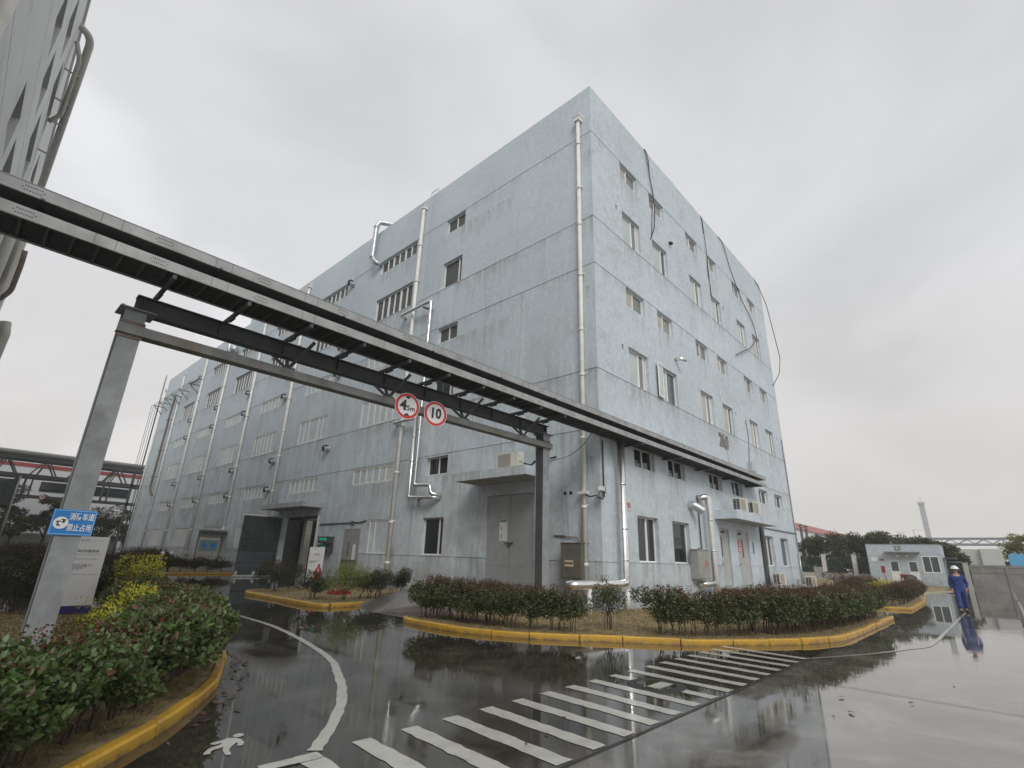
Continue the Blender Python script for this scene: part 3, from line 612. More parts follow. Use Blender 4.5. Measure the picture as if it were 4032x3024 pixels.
# front-wall details
mb = MB(); mb.box(9.58, 15.4, -1.05, -.001, 3.6, 4.0); mb.box(10.1, 10.5, -.8, -.35, 3.585, 3.6, 1); mb.box(13.4, 13.8, -.8, -.35, 3.585, 3.6, 1)
o = mb.build('entrance_canopy', ['wall', 'soffit'], building); o['label'] = 'concrete canopy over the twin grey doors'
mb = MB(); mb.box(9.62, 15.36, -1.0, -.02, 3.592, 3.598); mb.build('soffit', 'soffit', o)
def door_leaf(x0, x1, z0, z1, win, name='door'):
    d = MB(); d.box(x0 + .02, x1 - .02, .06, .10, z0 + .03, z1 - .03); o = d.build(name, 'door_r', building)
    f_ = MB(); f_.box(x0, x0 + .05, .03, .115, z0, z1); f_.box(x1 - .05, x1, .03, .115, z0, z1); f_.box(x0 + .05, x1 - .05, .03, .115, z1 - .05, z1)
    f_.build('door_frame', 'door', o); g_ = MB(); g_.box(win[0], win[1], .052, .062, win[2], win[3]); g_.build('vision_panel', 'g_dark', o)
    h_ = MB(); hx = win[2] * 0 + (x0 + .12 if win[0] < (x0 + x1) / 2 else x1 - .14); h_.tube([(hx, .06, 1.62), (hx, -.01, 1.62), (hx + .12, -.01, 1.62)], .013, 8); h_.box(hx - .03, hx + .03, .05, .06, 1.5, 1.75); h_.build('handle', 'steel_dk', o)
    c_ = MB(); c_.box(x0 + .35, x0 + .7, .0, .055, z1 - .22, z1 - .14); c_.bar((x0 + .5, .0, z1 - .12), (x0 + .85, -.02, z1 - .1), .03, .02); c_.build('door_closer', 'steel_dk', o)
    return o
d1 = door_leaf(10.0, 11.2, .64, 3.24, (10.22, 10.36, 1.95, 2.85)); d2 = door_leaf(12.2, 13.85, .64, 3.26, (12.95, 13.1, 1.95, 2.85))
pst = MB(); pst.box(12.38, 12.82, .045, .058, 2.2, 2.8, 0); pst.poly([(12.6, .044, 2.72), (12.48, .044, 2.5), (12.72, .044, 2.5)], 1); pst.box(12.42, 12.78, .04, .0445, 2.26, 2.3, 2); pst.box(12.42, 12.78, .04, .0445, 2.36, 2.4, 2)
pst.build('warning_poster', ['pink', 'labelcream', 'signwhite'], d2)
mb = MB(); mb.box(9.55, 16.6, -1.5, -.02, -.02, .56, 1); mb.box(9.5, 16.65, -1.55, -.02, .56, .62, 0)
for i in range(3): mb.box(10.4, 13.2, -1.85 - .3 * i, -1.56 - .3 * i, -.02, .42 - .14 * i, 0)
mb.build('porch', ['step', 'brick'], building)
text_obj('building_number', '26#', 1.0, (11.82, -.03, 7.72), 'bronze', building, ext=.03, bold=.02, sx=.75)
mb = MB(); mb.box(1.44, 1.96, -.02, -.001, 3.32, 3.7, 0); o = mb.build('notice_plate', 'offwhite', building)
text_obj('lettering', '消防器材\n小心轻放', .1, (1.7, -.026, 3.5), 'pink', o, ext=.003)
mb = MB(); mb.box(14.35, 14.5, -.01, -.001, 2.15, 2.75); mb.build('notice_plate', 'g_film2', building)
# conduits on the front wall
mb = MB()
mb.tube([(22.55, -.05, 9.8), (22.6, -.05, 8), (22.6, -.05, 4.9), (22.7, -.05, .6)], .03, 6); mb.build('conduit', 'steel', building)
mb = MB(); mb.tube([(16.4, -.04, 3.62), (22.9, -.04, 3.62)], .035, 6); mb.build('conduit', 'steel', building)
mb = MB(); mb.box(15.7, 16.1, -.14, -.001, .66, 3.75); mb.build('cable_duct', 'steel_dk', building)
mb = MB(); mb.tube([(.12, -.05, 5.6), (.12, -.05, 3.62)], .028, 8); mb.tube([(7.72, -.06, 4.5), (7.72, -.06, 2.2), (7.35, -.06, 2.2)], .03, 8); mb.build('conduit', 'steel_dk', building)
mb = MB(); mb.box(15.1, 15.75, -.26, -.001, 6.6, 7.12); mb.build('junction_box', 'zinc', building)
mb = MB(); mb.tube([(22.5, -.12, 2.35), (22.62, -.12, 2.35)], .14, 12); mb.tube([(22.5, -.1, 2.3), (22.5, -.1, .6)], .05, 8); mb.build('wall_lamp', 'zinc', building)
# side-wall canopy, big door, gate
mb = MB(); mb.box(-1.3, -.001, 2.26, 6.06, 4.42, 4.75); cn = mb.build('door_canopy', 'wall', building)
mb = MB(); mb.box(-1.26, -.02, 2.3, 6.02, 4.41, 4.418); mb.build('soffit', 'soffit', cn)
mb = MB(); mb.box(.06, .10, 2.98, 4.20, .66, 3.93); mb.box(.06, .10, 4.225, 5.44, .66, 3.93)
for y in (2.98, 5.44): pass
dd = mb.build('steel_double_door', 'door', building)
mb = MB(); mb.bar((.02, 4.0, 2.12), (.02, 4.42, 2.12), .03, .05); mb.box(.0, .05, 4.16, 4.26, 1.98, 2.16); mb.build('door_bolt', 'steel_dk', dd)
mb = MB(); mb.box(.045, .058, 4.35, 4.75, 2.2, 3.0, 0); mb.box(.043, .046, 4.37, 4.73, 2.9, 2.99, 1); mb.box(.043, .046, 4.62, 4.66, 2.6, 2.75, 2); mb.box(.043, .046, 4.62, 4.66, 2.3, 2.45, 2); mb.build('door_notice', ['signwhite', 'teal', 'greyink'], dd)
mb = MB(); mb.box(.057, .06, 2.98, 5.44, 1.30, 1.305); mb.build('door_seam', 'steel_dk', dd)
for z in (3.83,):
    mb = MB()
    for y in (1.25, 1.5): mb.tube([(-.004, y, z), (.002, y, z)], .07, 14)
    mb.build('pipe_sleeve', 'dark', building)
gc = MB(); gc.box(-1.2, -.001, 19.35, 25.2, 4.05, 4.32); o = gc.build('gate_canopy', 'slab', building); mb = MB(); mb.box(-1.16, -.02, 19.4, 25.1, 4.04, 4.046); mb.build('soffit', 'soffit', o)
mb = MB(); mb.box(0, .05, 24.2, 24.26, 0, 3.6) if False else None
mb = MB()                                                   # the gate leaf standing open against the wall
for i in range(5): mb.box(0, .06, 0, 2.3, .12 + .70 * i, .12 + .70 * (i + 1) - .02, 0)
mb.box(.0, .03, .02, 2.28, .1, 3.62, 1); mb.box(-.04, .085, -.02, 2.34, 3.6, 3.68, 2); mb.box(-.03, .08, -.02, 2.3, 0.04, .12, 2)
for y in (.1, 1.1, 2.1): mb.box(-.015, .0, y, y + .14, .14, .34, 2)
for i in range(1, 6): mb.box(-.014, -.002, .02, 2.28, .12 + .70 * i - .035, .12 + .70 * i + .015, 1)
gl = mb.build('gate_leaf', ['gate', 'steel_dk', 'offwhite'], building); gl.location = (-.05, 24.28, 0); gl.rotation_euler = (0, 0, math.radians(84))
gl['label'] = 'dark slate steel gate leaf swung open from the loading doorway'
mb = MB(); mb.box(-.06, .02, 19.48, 19.56, 0, 3.6); mb.box(-.02, 1.1, 19.56, 19.62, .1, 3.5, 1); mb.build('gate_jamb', ['offwhite', 'gate'], building)
mb = MB(); mb.box(.3, 5.9, 24.12, 24.18, .01, 3.58, 2); mb.box(.3, 5.9, 19.62, 24.1, 3.5, 3.58, 2); mb.box(5.8, 5.9, 19.62, 24.1, .01, 3.5, 2); mb.box(3.0, 3.1, 19.7, 22.6, 0, 3.2); mb.box(1.2, 1.6, 23.4, 23.8, 0, 3.5, 1); mb.box(2.9, 3.0, 19.6, 24.1, 2.7, 2.8, 2); mb.box(1.8, 2.3, 21.5, 22.3, .0, 1.5, 2); mb.box(1.5, 2.1, 22.6, 23.2, 0, 1.1, 2)  # dark lining sheets added to put the bay's shade into colour
mb.build('loading_bay_interior', ['room', 'offwhite', 'steel_dk'], building)
mb = MB(); mb.ball((1.4, 21.9, 3.05), .09); mb.build('bay_lamp', 'lamp', building)
mb = MB(); mb.box(-.02, .03, 14.8, 16.38, .27, 2.78, 0); o = mb.build('side_door', 'cab2', building)
mb = MB(); mb.box(-.03, -.02, 15.72, 15.80, 1.4, 2.1, 0); mb.box(-.03, -.021, 15.05, 15.32, 1.2, 2.0, 1); mb.tube([(-.04, 15.5, .95), (-.02, 15.5, .95)], .1, 12, 1); mb.build('door_notice', ['steel_dk', 'signwhite'], o)
mb = MB(); mb.tube([(-.04, 19.2, 3.1), (-.04, 14.8, 3.12), (-.04, 14.3, 3.2)], .03, 6); mb.box(-.12, -.001, 15.5, 15.65, 3.0, 3.2); mb.build('conduit', 'steel_dk', building)
# roof duct, far stack
mb = MB(); mb.tube([(.45, 16.0, 21.8), (.45, 16.0, 22.5), (-.35, 16.5, 22.5), (-.5, 16.6, 22.2), (-.5, 16.6, 19.7), (-.35, 16.3, 19.3), (.02, 16.2, 19.25)], .16, 14, bend=.25)
mb.tube([(-.5, 16.6, 22.0), (-.5, 16.6, 22.1)], .185, 14); mb.tube([(-.5, 16.6, 19.7), (-.5, 16.6, 19.8)], .19, 14); mb.build('exhaust_duct', 'zinc', building)
mb = MB(); mb.tube([(1.2, 42, 21), (1.2, 42, 24.3)], .28, 12); mb.tube([(-.1, 40.6, 19.8), (-.6, 40.9, 19.7)], .4, 12); mb.tube([(-.02, 42.3, 19.9), (-.4, 42.3, 19.9), (-.4, 42.3, 21.5)], .2, 10, bend=.2); mb.build('exhaust_duct', 'zinc', building)
mb = MB(); mb.tube([(.1, 11.6, 22.1), (.1, 11.6, 22.5), (.1, 10.9, 22.5), (.1, 10.9, 22.1)], .025, 6, bend=.15); mb.build('roof_rail', 'zinc', building)
mb = MB(); mb.box(8.5, 8.62, .05, .17, 22.1, 22.4); mb.build('roof_post', 'pvc', building)
# far-corner rack brackets and brown pipe
mb = MB()
for k, y in enumerate((51.0, 54.5, 57.5, 60.0, 62.5, 65.0)):
    mb.bar((0, y, 18.3), (-1.1, y, 18.35), .07); mb.bar((0, y, 17.4), (-1.0, y, 18.3), .06)
for x in (-.35, -.6, -.85, -1.05): mb.tube([(x, 50.0, 18.42), (x, 66, 18.42), (x, 66, 11.0)], .025, 5)
mb.build('pipe_bracket', 'steel_dk', building)
mb = MB(); mb.tube([(-.35, 58.6, 18.6), (-.35, 58.9, 17), (-.35, 59.3, 7.8), (-.35, 58.2, 7.0), (0, 58.2, 7)], .11, 10, bend=.2)
for z in (15.6, 12, 9.0): mb.bar((0, 57.9, z), (-.6, 59.2, z), .07)
mb.build('process_pipe', 'rust', building)
mb = MB()
for z in [1 + .5 * i for i in range(42)]: mb.bar((-.45, 65.2, z), (-.45, 65.7, z), .03)
mb.bar((-.45, 65.2, 1), (-.45, 65.2, 22.6), .05); mb.bar((-.45, 65.7, 1), (-.45, 65.7, 22.6), .05); mb.build('roof_ladder', 'steel_dk', building)
# ------------------------------------------------------------------ air conditioners
def ac_unit(wx=1.05, dy=.36, h=.64):
    r = empty('air_conditioner')
    b = MB(); b.box(0, wx, 0, dy, .05, h); b.box(.06, .18, 0, dy, 0, .05, 0); b.box(wx - .2, wx - .08, 0, dy, 0, .05, 0); b.box(wx, wx + .04, .08, .26, h * .42, h * .8)
    b.build('casing', 'offwhite', r)
    f_ = MB(); f_.box(.04, wx * .66, -.012, -.001, .09, h - .05, 0)
    for i in range(9): f_.box(.06, wx * .64, -.02, -.013, .12 + i * (h - .2) / 9, .132 + i * (h - .2) / 9, 0)
    f_.build('fan_grille', 'beige', r)
    c_ = MB()
    for i in range(7): 
        for k in range(2): c_.box(-.012, -.001, .04 + k * .155, .165 + k * .155, .1 + i * (h - .16) / 7, .1 + (i + .72) * (h - .16) / 7)
    c_.build('coil_guard', 'black', r); return r
ac0 = ac_unit(); ac0.location = (-.93, 4.05, 4.752); ac0.rotation_euler = (0, 0, -PI / 2)
tag(ac0, 'beige grilled air conditioner on the blue-grey canopy over the big steel door', 'air conditioner', 'outdoor air conditioners')
for loc, lb in (((10.55, -.93, 4.002), 'nearer of the two air conditioners on the canopy over the twin doors'), ((12.35, -.93, 4.002), 'farther of the two air conditioners on the canopy over the twin doors'),
                ((15.7, -.75, .62), 'air conditioner standing on the porch under the ground floor windows'), ((20.9, -1.0, .45), 'air conditioner bracketed low at the far end of the front wall')):
    o = copy_tree(ac0); o.location = loc; o.rotation_euler = (0, 0, 0); tag(o, lb)
mb = MB(); mb.tube([(-.7, 2.9, 4.95), (-.6, 2.6, 4.85), (-.5, 2.5, 5.0), (-.3, 2.3, 5.05), (0, 1.9, 5.2)], .03, 6, bend=.1); mb.tube([(-.62, 2.55, 4.9), (-.55, 2.45, 5.05), (-.4, 2.55, 4.95)], .02, 6, bend=.08)
tag(mb.build('coolant_hose', 'black'), 'black hose running from the canopy air conditioner into the side wall', 'hose')
mb = MB(); mb.bar((20.95, -1.0, .42), (20.95, 0, .42), .05); mb.bar((21.85, -1.0, .42), (21.85, 0, .42), .05); mb.bar((20.95, -.9, .4), (20.95, 0, .05), .04); mb.bar((21.85, -.9, .4), (21.85, 0, .05), .04)
mb.build('unit_bracket', 'steel_dk', building)
# ------------------------------------------------------------------ pipes and cabinets
mb = MB()
mb.tube([(.85, -.32, 5.62), (.85, -.32, .93), (.35, -.32, .9), (-1.9, -.32, .9), (-2.0, -.05, .9)], .14, 16, bend=.12)
for z in (4.1, 2.6, 1.6): mb.tube([(.85, -.32, z), (.85, -.32, z + .06)], .147, 16)
tag(mb.build('insulated_pipe', 'silver'), 'thick silver lagged pipe dropping from the cable tray and turning along the corner', 'pipe')
mb = MB(); mb.tube([(1.12, -.2, .72), (1.12, -.2, .1)], .09, 12); tag(mb.build('insulated_pipe', 'pvc'), 'short grey pipe rising from the ground at the foot of the silver pipe', 'pipe')
mb = MB(); mb.tube([(-1.3, -.35, .82), (-1.3, -.35, .1)], .07, 10); mb.tube([(-1.3, -.35, .3), (-1.3, -.35, .42)], .085, 10)
tag(mb.build('drain_pipe', 'white'), 'white drain pipe rising from the lawn beside the lone shrub', 'pipe')
mb = MB(); mb.tube([(7.75, -.02, 4.35), (8.15, -.36, 4.45), (8.15, -.36, 4.1), (8.15, -.36, 1.0), (8.15, -.36, .05)], .14, 16, bend=.2); mb.tube([(8.15, -.36, .82), (7.2, -.36, .8), (7.1, -.05, .8)], .1, 12, bend=.1)
for z in (3.4, 2.1): mb.tube([(8.15, -.36, z), (8.15, -.36, z + .06)], .147, 16)
tag(mb.build('insulated_pipe', 'silver'), 'silver lagged pipe standing beside the grey cabinet and the twin doors', 'pipe')
mb = MB(); mb.tube([(6.9, -.001, 3.98), (6.9, -.2, 3.98), (7.12, -.52, 3.74)], .18, 16, caps=False, bend=.12); mb.tube([(7.10, -.49, 3.76), (7.105, -.495, 3.755)], .17, 16, 1)
tag(mb.build('exhaust_elbow', ['zinc', 'dark']), 'zinc exhaust elbow jutting from the front wall beside the silver pipe', 'exhaust')
mb = MB(); mb.tube([(6.75, -.001, 10.75), (6.75, -.25, 10.72), (6.95, -.45, 10.66)], .09, 12, bend=.06); tag(mb.build('wall_spotlight', 'silver'), 'small silver cylinder fitting on the upper front wall above the open casement', 'spotlight')
mb = MB(); mb.ball((7.16, -.12, 17.39), .09); mb.box(7.1, 7.22, -.12, 0, 17.42, 17.5); tag(mb.build('security_camera', 'black'), 'dark dome camera high under the roofline of the front wall', 'camera')
mb = MB(); mb.tube([(-.35, 10.37, 8.0), (-.35, 12.3, 8.02), (-.02, 12.4, 8.02)], .085, 12, bend=.1); mb.tube([(-.35, 10.38, 8.05), (-.35, 10.38, 4.12), (-.35, 8.75, 4.05), (-.02, 8.45, 4.05)], .085, 12, bend=.12)
for z in (7.0, 5.8): mb.tube([(-.35, 10.38, z), (-.35, 10.38, z + .05)], .09, 12)
p1 = tag(mb.build('insulated_pipe', 'silver'), 'shorter of the two shiny silver pipes on the side wall, cranked at both ends', 'pipe', 'twin silver pipes on the side wall')
mb = MB(); mb.tube([(-.02, 12.72, 14.3), (-.4, 12.7, 14.32), (-.4, 9.95, 14.35), (-.4, 9.95, 4.65), (-.4, 8.8, 4.6), (-.38, 8.7, 4.2), (-.02, 8.4, 4.15)], .09, 12, bend=.12)
for z in (13, 11, 9.2, 7.3, 5.6): mb.tube([(-.4, 9.95, z), (-.4, 9.95, z + .05)], .096, 12)
mb.bar((0, 10.3, 14.05), (-.5, 10.5, 14.1), .1, .08, 1); mb.bar((0, 10.1, 4.05), (-.45, 9.3, 4.0), .1, .06, 1)
tag(mb.build('insulated_pipe', ['silver', 'steel_dk']), 'taller of the two shiny silver pipes on the side wall, rising past the gantry', 'pipe', 'twin silver pipes on the side wall')
def cabinet(name, box, mat, front, label, door_mat=None):
    r = empty(name, ((box[0] + box[1]) / 2, (box[2] + box[3]) / 2, box[4])); cx, cy, cz = r.location
    x0, x1, y0, y1, z0, z1 = box[0] - cx, box[1] - cx, box[2] - cy, box[3] - cy, 0, box[5] - cz
    b = MB(); b.box(x0, x1, y0, y1, z0, z1); b.box(x0 - .03, x1 + (.03 if front == 'L' else .03), y0 - .03, y1, z1, z1 + .025); b.build('case', mat, r)
    d = MB()
    if front == 'L': d.box(x0 - .018, x0, y0 + .03, y1 - .03, z0 + .04, z1 - .03)
    else: d.box(x0 + .03, x1 - .03, y0 - .018, y0, z0 + .04, z1 - .03)
    dd_ = d.build('door', door_mat or mat, r)
    return tag(r, label, 'cabinet'), dd_, (x0, x1, y0, y1, z1)
cb, cd, q = cabinet('electrical_cabinet', (-.42, -.02, .55, 1.38, 1.0, 2.11), 'cab', 'L', 'dark brown electrical cabinet with a cream label on the side wall by the white downpipe')
mb = MB(); mb.box(q[0] - .024, q[0] - .019, -.12, .24, .38, .58, 0); lb_ = mb.build('label_plate', 'labelcream', cb)
text_obj('lettering', '配电箱危险', .066, (q[0] - .027, .06, .48), 'ink', lb_, rz=-PI / 2, ext=.002, bold=.002)
mb = MB(); mb.tube([(-.2, .8, 2.12), (-.12, .9, 2.3), (-.05, 1.1, 2.33), (-.04, 1.9, 2.36)], .018, 6); mb.bar((-.03, 1.5, 2.38), (-.03, 2.0, 2.38), .03, .04); tag(mb.build('cable', 'rust'), 'rusty conduit stub above the brown electrical cabinet', 'conduit')
cb, cd, q = cabinet('electrical_cabinet', (6.55, 7.75, -.34, -.02, 1.0, 2.14), 'cab2', 'R', 'pale metal electrical cabinet with an orange warning label on the front wall')
mb = MB(); mb.box(.1, .34, q[2] - .024, q[2] - .019, .48, .72, 0); mb.box(-.03, .0, q[2] - .03, q[2] - .017, .02, 1.1, 1); mb.build('warning_label', ['orange', 'zinc'], cb)
# cctv on the corner
r = empty('security_camera', (-.42, -.25, 3.75)); b = MB(); b.box(-.1, .35, -.12, .05, .02, .16); b.build('housing', 'white', r)
b = MB(); b.box(.35, .43, -.13, .06, .0, .17); b.build('lens_hood', 'black', r); b = MB(); b.tube([(.1, 0, .02), (.1, 0, -.12), (.42, .22, -.16)], .025, 8, bend=.05); b.build('bracket', 'white', r)
r.rotation_euler = (0, 0, math.radians(25)); tag(r, 'white bullet camera with a black hood on the building corner', 'camera')
mb = MB(); mb.tube([(-.15, .6, 3.75), (-.2, .3, 3.62), (-.25, .0, 3.66), (-.2, -.1, 3.55), (-.05, -.12, 3.55)], .02, 6, bend=.08); mb.box(-.32, -.15, .35, .75, 3.72, 3.82, 1); tag(mb.build('cable', ['black', 'white']), 'short black cable looping round the corner beside the bullet camera', 'cable')
# hanging cables
def hang(label, pts, r=.022, mat='black', extra=None):
    mb = MB(); mb.tube(pts, r, 6, bend=.3)
    for e_ in extra or []: mb.tube(e_, r * .8, 6, bend=.3)
    return tag(mb.build('hanging_cable', mat), label, 'cable', 'loose cables hanging from the roof edge')
hang('black cable bundle looping down past the first upper windows of the front wall', [(4.95, .02, 22.12), (5.1, -.06, 22.05), (5.3, -.06, 21.7), (5.35, -.05, 20.6), (5.6, -.05, 19.7), (5.65, -.05, 18.4), (5.45, -.05, 17.4), (4.95, -.05, 16.5)],
     extra=[[(5.0, -.04, 22.1), (5.2, -.08, 21), (5.62, -.06, 19.4), (5.3, -.06, 18.2), (5.1, -.05, 16.7)]])
hang('black cable dropping straight down the middle of the front wall', [(12.1, .02, 22.12), (12.15, -.05, 21.9), (12.3, -.05, 19.8), (12.25, -.05, 18.2), (12.3, -.05, 16.5)], .03)
hang('thin pale cord running down the middle of the front wall to the number', [(12.2, -.03, 20.8), (12.3, -.03, 18), (11.95, -.03, 14.4), (12.0, -.03, 11.0), (12.2, -.03, 8.3), (12.2, -.03, 6.4)], .015, 'pvc')
hang('long black cable sweeping right then curling back below the upper windows', [(14.8, .02, 22.12), (15.4, -.08, 21.9), (16.2, -.1, 20.2), (17.6, -.12, 18.6), (19.5, -.12, 17.5), (20.0, -.12, 16.5), (18.3, -.12, 15.2), (15.2, -.1, 13.7)], .026)
hang('black cable bowing out beyond the far end of the front wall', [(21.7, .02, 22.12), (22.4, -.1, 21.5), (22.95, -.3, 20.2), (23.7, -.3, 18.4), (24.5, -.3, 16.4), (24.0, -.2, 15.0), (22.5, -.04, 13.7)], .026)
hang('dark cable sagging from the tray to the gantry column beside the side wall', [(-.6, -.1, 5.7), (-.9, .1, 5.2), (-1.4, .3, 4.8), (-2.4, .35, 4.5)], .02, 'steel')
mb = MB(); mb.tube([(15.7, -.03, 9.7), (15.8, -.03, 9.0), (15.85, -.03, 8.6), (15.4, -.03, 7.1)], .025, 6, bend=.1); mb.build('conduit', 'steel', building)
# ------------------------------------------------------------------ gantry and cable trays
gan = tag(empty('pipe_gantry', (-8, .3, 0)), 'grey steel goal-post gantry spanning the side road beneath the cable trays', 'gantry')
def G(mb, name, mats, fix=True):
    o = mb.build(name, mats, gan, fix); o.matrix_parent_inverse = Matrix.Translation((8, -.3, 0)); return o
def column(x0):
    c = MB()
    c.box(x0, x0 + .30, .12, .135, 0, 5.24); c.box(x0, x0 + .30, .415, .43, 0, 5.24); c.box(x0 + .02, x0 + .035, .135, .415, 0, 5.24, 1)  # web plate in dark steel puts the shade of the recess into colour
    c.box(x0 - .08, x0 + .42, .04, .50, 5.24, 5.262, 0); c.box(x0 - .12, x0 + .42, .0, .55, .10, .13)
    G(c, 'column', ['steel', 'steel_dk'])
column(-13.62); column(-2.93)
b = MB(); b.box(-13.5, -2.55, .2, .40, 5.55, 5.57); b.box(-13.5, -2.55, .2, .40, 5.265, 5.285); b.box(-13.5, -2.55, .29, .31, 5.285, 5.55)
for i in range(10): b.box(-13.4 + i * 1.19, -13.385 + i * 1.19, .21, .29, 5.285, 5.55)
G(b, 'top_beam', 'steel_dk')
b = MB(); b.box(-13.64, -2.2, .115, .119, 4.84, 5.0) if False else None
b = MB(); b.box(-13.66, -2.55, .06, .075, 4.82, 4.98); b.box(-13.66, -2.55, .075, .19, 4.82, 4.832); b.box(-13.32, -2.94, .19, .30, 4.822, 4.834)
G(b, 'lower_beam', 'steel_b')
for i in range(4):
    x = -10.9 + 2.35 * i; b = MB()
    b.bar((x, .15, 5.0), (x + .28, -.25, 5.56), .05, .05); b.bar((x, .16, 5.0), (x, .3, 5.27), .05, .05); b.bar((x - .02, .15, 5.0), (x - .32, .3, 5.27), .05, .05); b.box(x - .12, x + .12, .075, .09, 4.9, 5.02); G(b, 'brace', 'steel_dk')
for x0 in (-13.62, -2.93):
    b = MB()
    for bx in (-.04, .12, .34):
        b.tube([(x0 + bx, .08, 5.262), (x0 + bx, .08, 5.285)], .016, 6); b.tube([(x0 + bx, .46, 5.262), (x0 + bx, .46, 5.285)], .016, 6)
    b.box(x0 - .02, x0 + .32, .102, .119, 4.76, 4.80); b.box(x0 - .02, x0 + .32, .102, .119, 5.0, 5.05); G(b, 'cap_bolts', 'rust')
x = -13.25
while x < -2.6: b = MB(); b.bar((x, .38, 5.62), (x, -.82, 5.62), .055, .07); b.bar((x, -.15, 5.56), (x, .1, 5.56), .045, .04); G(b, 'bracket', 'steel_dk'); x += 1.135
def tray(name, z, label, kind):
    t_ = tag(empty(name, (-8, -.4, z)), label, 'cable tray', 'cable trays over the road')
    def add(mb, nm, mt): o = mb.build(nm, mt, t_); o.matrix_parent_inverse = Matrix.Translation((8, .4, -z)); return o
    XA, XB = -20.5, 15.4
    a = MB(); a.box(XA, XB, -.812, -.800, z, z + .17); a.box(XA, XB, -.80, -.775, z, z + .01); a.box(XA, XB, -.80, -.775, z + .16, z + .17)
    x = XA
    p = a; x = XA + .8                                      # punched hole clusters and joints
    while x < XB:
        for i in range(-4, 5):
            for s_ in (-1, 1):
                if abs(i) == 4 and s_ == 1: continue
                zz = z + .085 + s_ * (.032 if abs(i) < 4 else .0); p.box(x + i * .028 - .008, x + i * .028 + .008, -.8145, -.8122, zz - .006, zz + .006, 1)
        p.box(x + .75, x + .755, -.8135, -.8122, z + .005, z + .165, 1); p.box(x - .55, x - .545, -.8135, -.8122, z + .005, z + .165, 1); x += 1.55
    add(p, 'rail', ['galv', 'dark'])
    a = MB(); a.box(XA, XB, -.075, -.063, z, z + .17); add(a, 'rail', 'galv')
    if kind == 'ladder':
        a = MB(); x = XA
        while x < XB: a.box(x, x + .035, -.774, -.076, z + .012, z + .03); x += .285
        add(a, 'rungs', 'steel_dk')
        a = MB()
        for k in range(9): 
            y = -.72 + k * .078; a.tube([(XA, y, z + .06), (XB - .1, y + .01, z + .06)], .035, 6)
        add(a, 'cables', 'black')
    else:
        a = MB(); a.box(XA, XB, -.799, -.076, z + .012, z + .022); add(a, 'tray_floor', 'under')
        x = XA + 1.0
        while x < XB: a = MB(); a.box(x, x + .05, -.86, -.05, z - .03, z - .002); add(a, 'support_bar', 'steel_dk'); x += 2.27
        a = MB(); a.box(XA, XB, -.82, -.06, z + .172, z + .178); add(a, 'lid', 'galv')
    return t_
tray('lower_cable_tray', 5.69, 'lower ladder tray full of black cables running over the road to the front wall', 'ladder')
tray('upper_cable_tray', 6.05, 'upper closed tray with pale punched side running just above the ladder tray', 'tray')
mb = MB()
for x in (1.6, 4.75, 7.9, 11.1, 14.3): mb.box(x - .04, x + .04, -.86, -.001, 5.6, 5.685)
for x in (1.6, 4.75, 7.9, 11.1, 14.3): mb.box(x - .03, x + .03, -.061, -.001, 5.69, 6.2)
mb.build('tray_bracket', 'steel_dk', building)
# round signs
def round_sign(x, label, parts):
    s_ = tag(empty('round_traffic_sign', (x, .02, 4.87)), label, 'traffic sign', 'round signs on the gantry')
    d = MB(); d.tube([(0, 0, 0), (0, .012, 0)], .315, 40); d.build('plate', 'signwhite', s_)
    r_ = MB(); n = 40; v = []
    for k in range(n):
        a = 2 * PI * k / n; v += [(.302 * math.cos(a), -.003, .302 * math.sin(a)), (.24 * math.cos(a), -.003, .24 * math.sin(a))]
    r_.add(v, [(2 * k, 2 * k + 1, (2 * k + 3) % (2 * n), (2 * k + 2) % (2 * n)) for k in range(n)]); r_.build('red_ring', 'red', s_)
    b_ = MB(); b_.box(-.04, .04, .012, .05, -.2, .12); b_.build('clamp', 'steel_dk', s_)
    for nm, body, size, xx, zz, kw in parts: text_obj(nm, body, size, (xx, -.004, zz), 'ink', s_, **kw)
    return s_
s1 = round_sign(-8.12, 'round white sign with a red ring limiting height to 4.5m on the gantry', [('numeral', '4', .33, -.10, .0, dict(bold=.012, ext=.002)), ('lettering', '.5m', .17, .075, -.05, dict(bold=.003, ext=.002))])
t_ = MB(); t_.poly([(-.085, -.004, .235), (.085, -.004, .235), (0, -.004, .165)]); t_.poly([(-.085, -.004, -.235), (.085, -.004, -.235), (0, -.004, -.165)]); t_.build('arrow', 'ink', s1)
s2 = round_sign(-7.28, 'round white sign with a red ring and the number 10 on the gantry', [('numeral', '10', .36, 0, 0, dict(bold=.012, ext=.002, sx=.88))])
s1.rotation_euler = (0, 0, math.radians(-10)); s2.rotation_euler = (0, 0, math.radians(-10))
s1.location.y = -.03; s2.location.y = -.03
# blue fire-lane sign on the column
bs = tag(empty('blue_sign', (-13.46, .10, 1.885)), 'blue rectangular fire lane sign with white characters strapped to the gantry column', 'sign')
d = MB(); d.box(-.245, .245, 0, .008, -.175, .175, 0); d.build('plate', 'blue', bs)
d = MB(); 
for a in ((-.235, .235, .157, .165), (-.235, .235, -.165, -.157)): d.box(a[0], a[1], -.003, -.0005, a[2], a[3])
for a in ((-.235, -.227), (.227, .235)): d.box(a[0], a[1], -.003, -.0005, -.157, .157)
d.build('border', 'ltblue', bs)
d = MB(); d.tube([(-.135, -.004, -.01), (-.135, -.0005, -.01)], .082, 28); d.build('disc', 'signwhite', bs)
text_obj('lettering', '消防车道', .105, (.083, -.004, .075), 'signwhite', bs, ext=.002, bold=.0015, sx=.66, spacing=1.03); text_obj('lettering', '禁止占用', .105, (.083, -.004, -.075), 'signwhite', bs, ext=.002, bold=.0015, sx=.66, spacing=1.03)
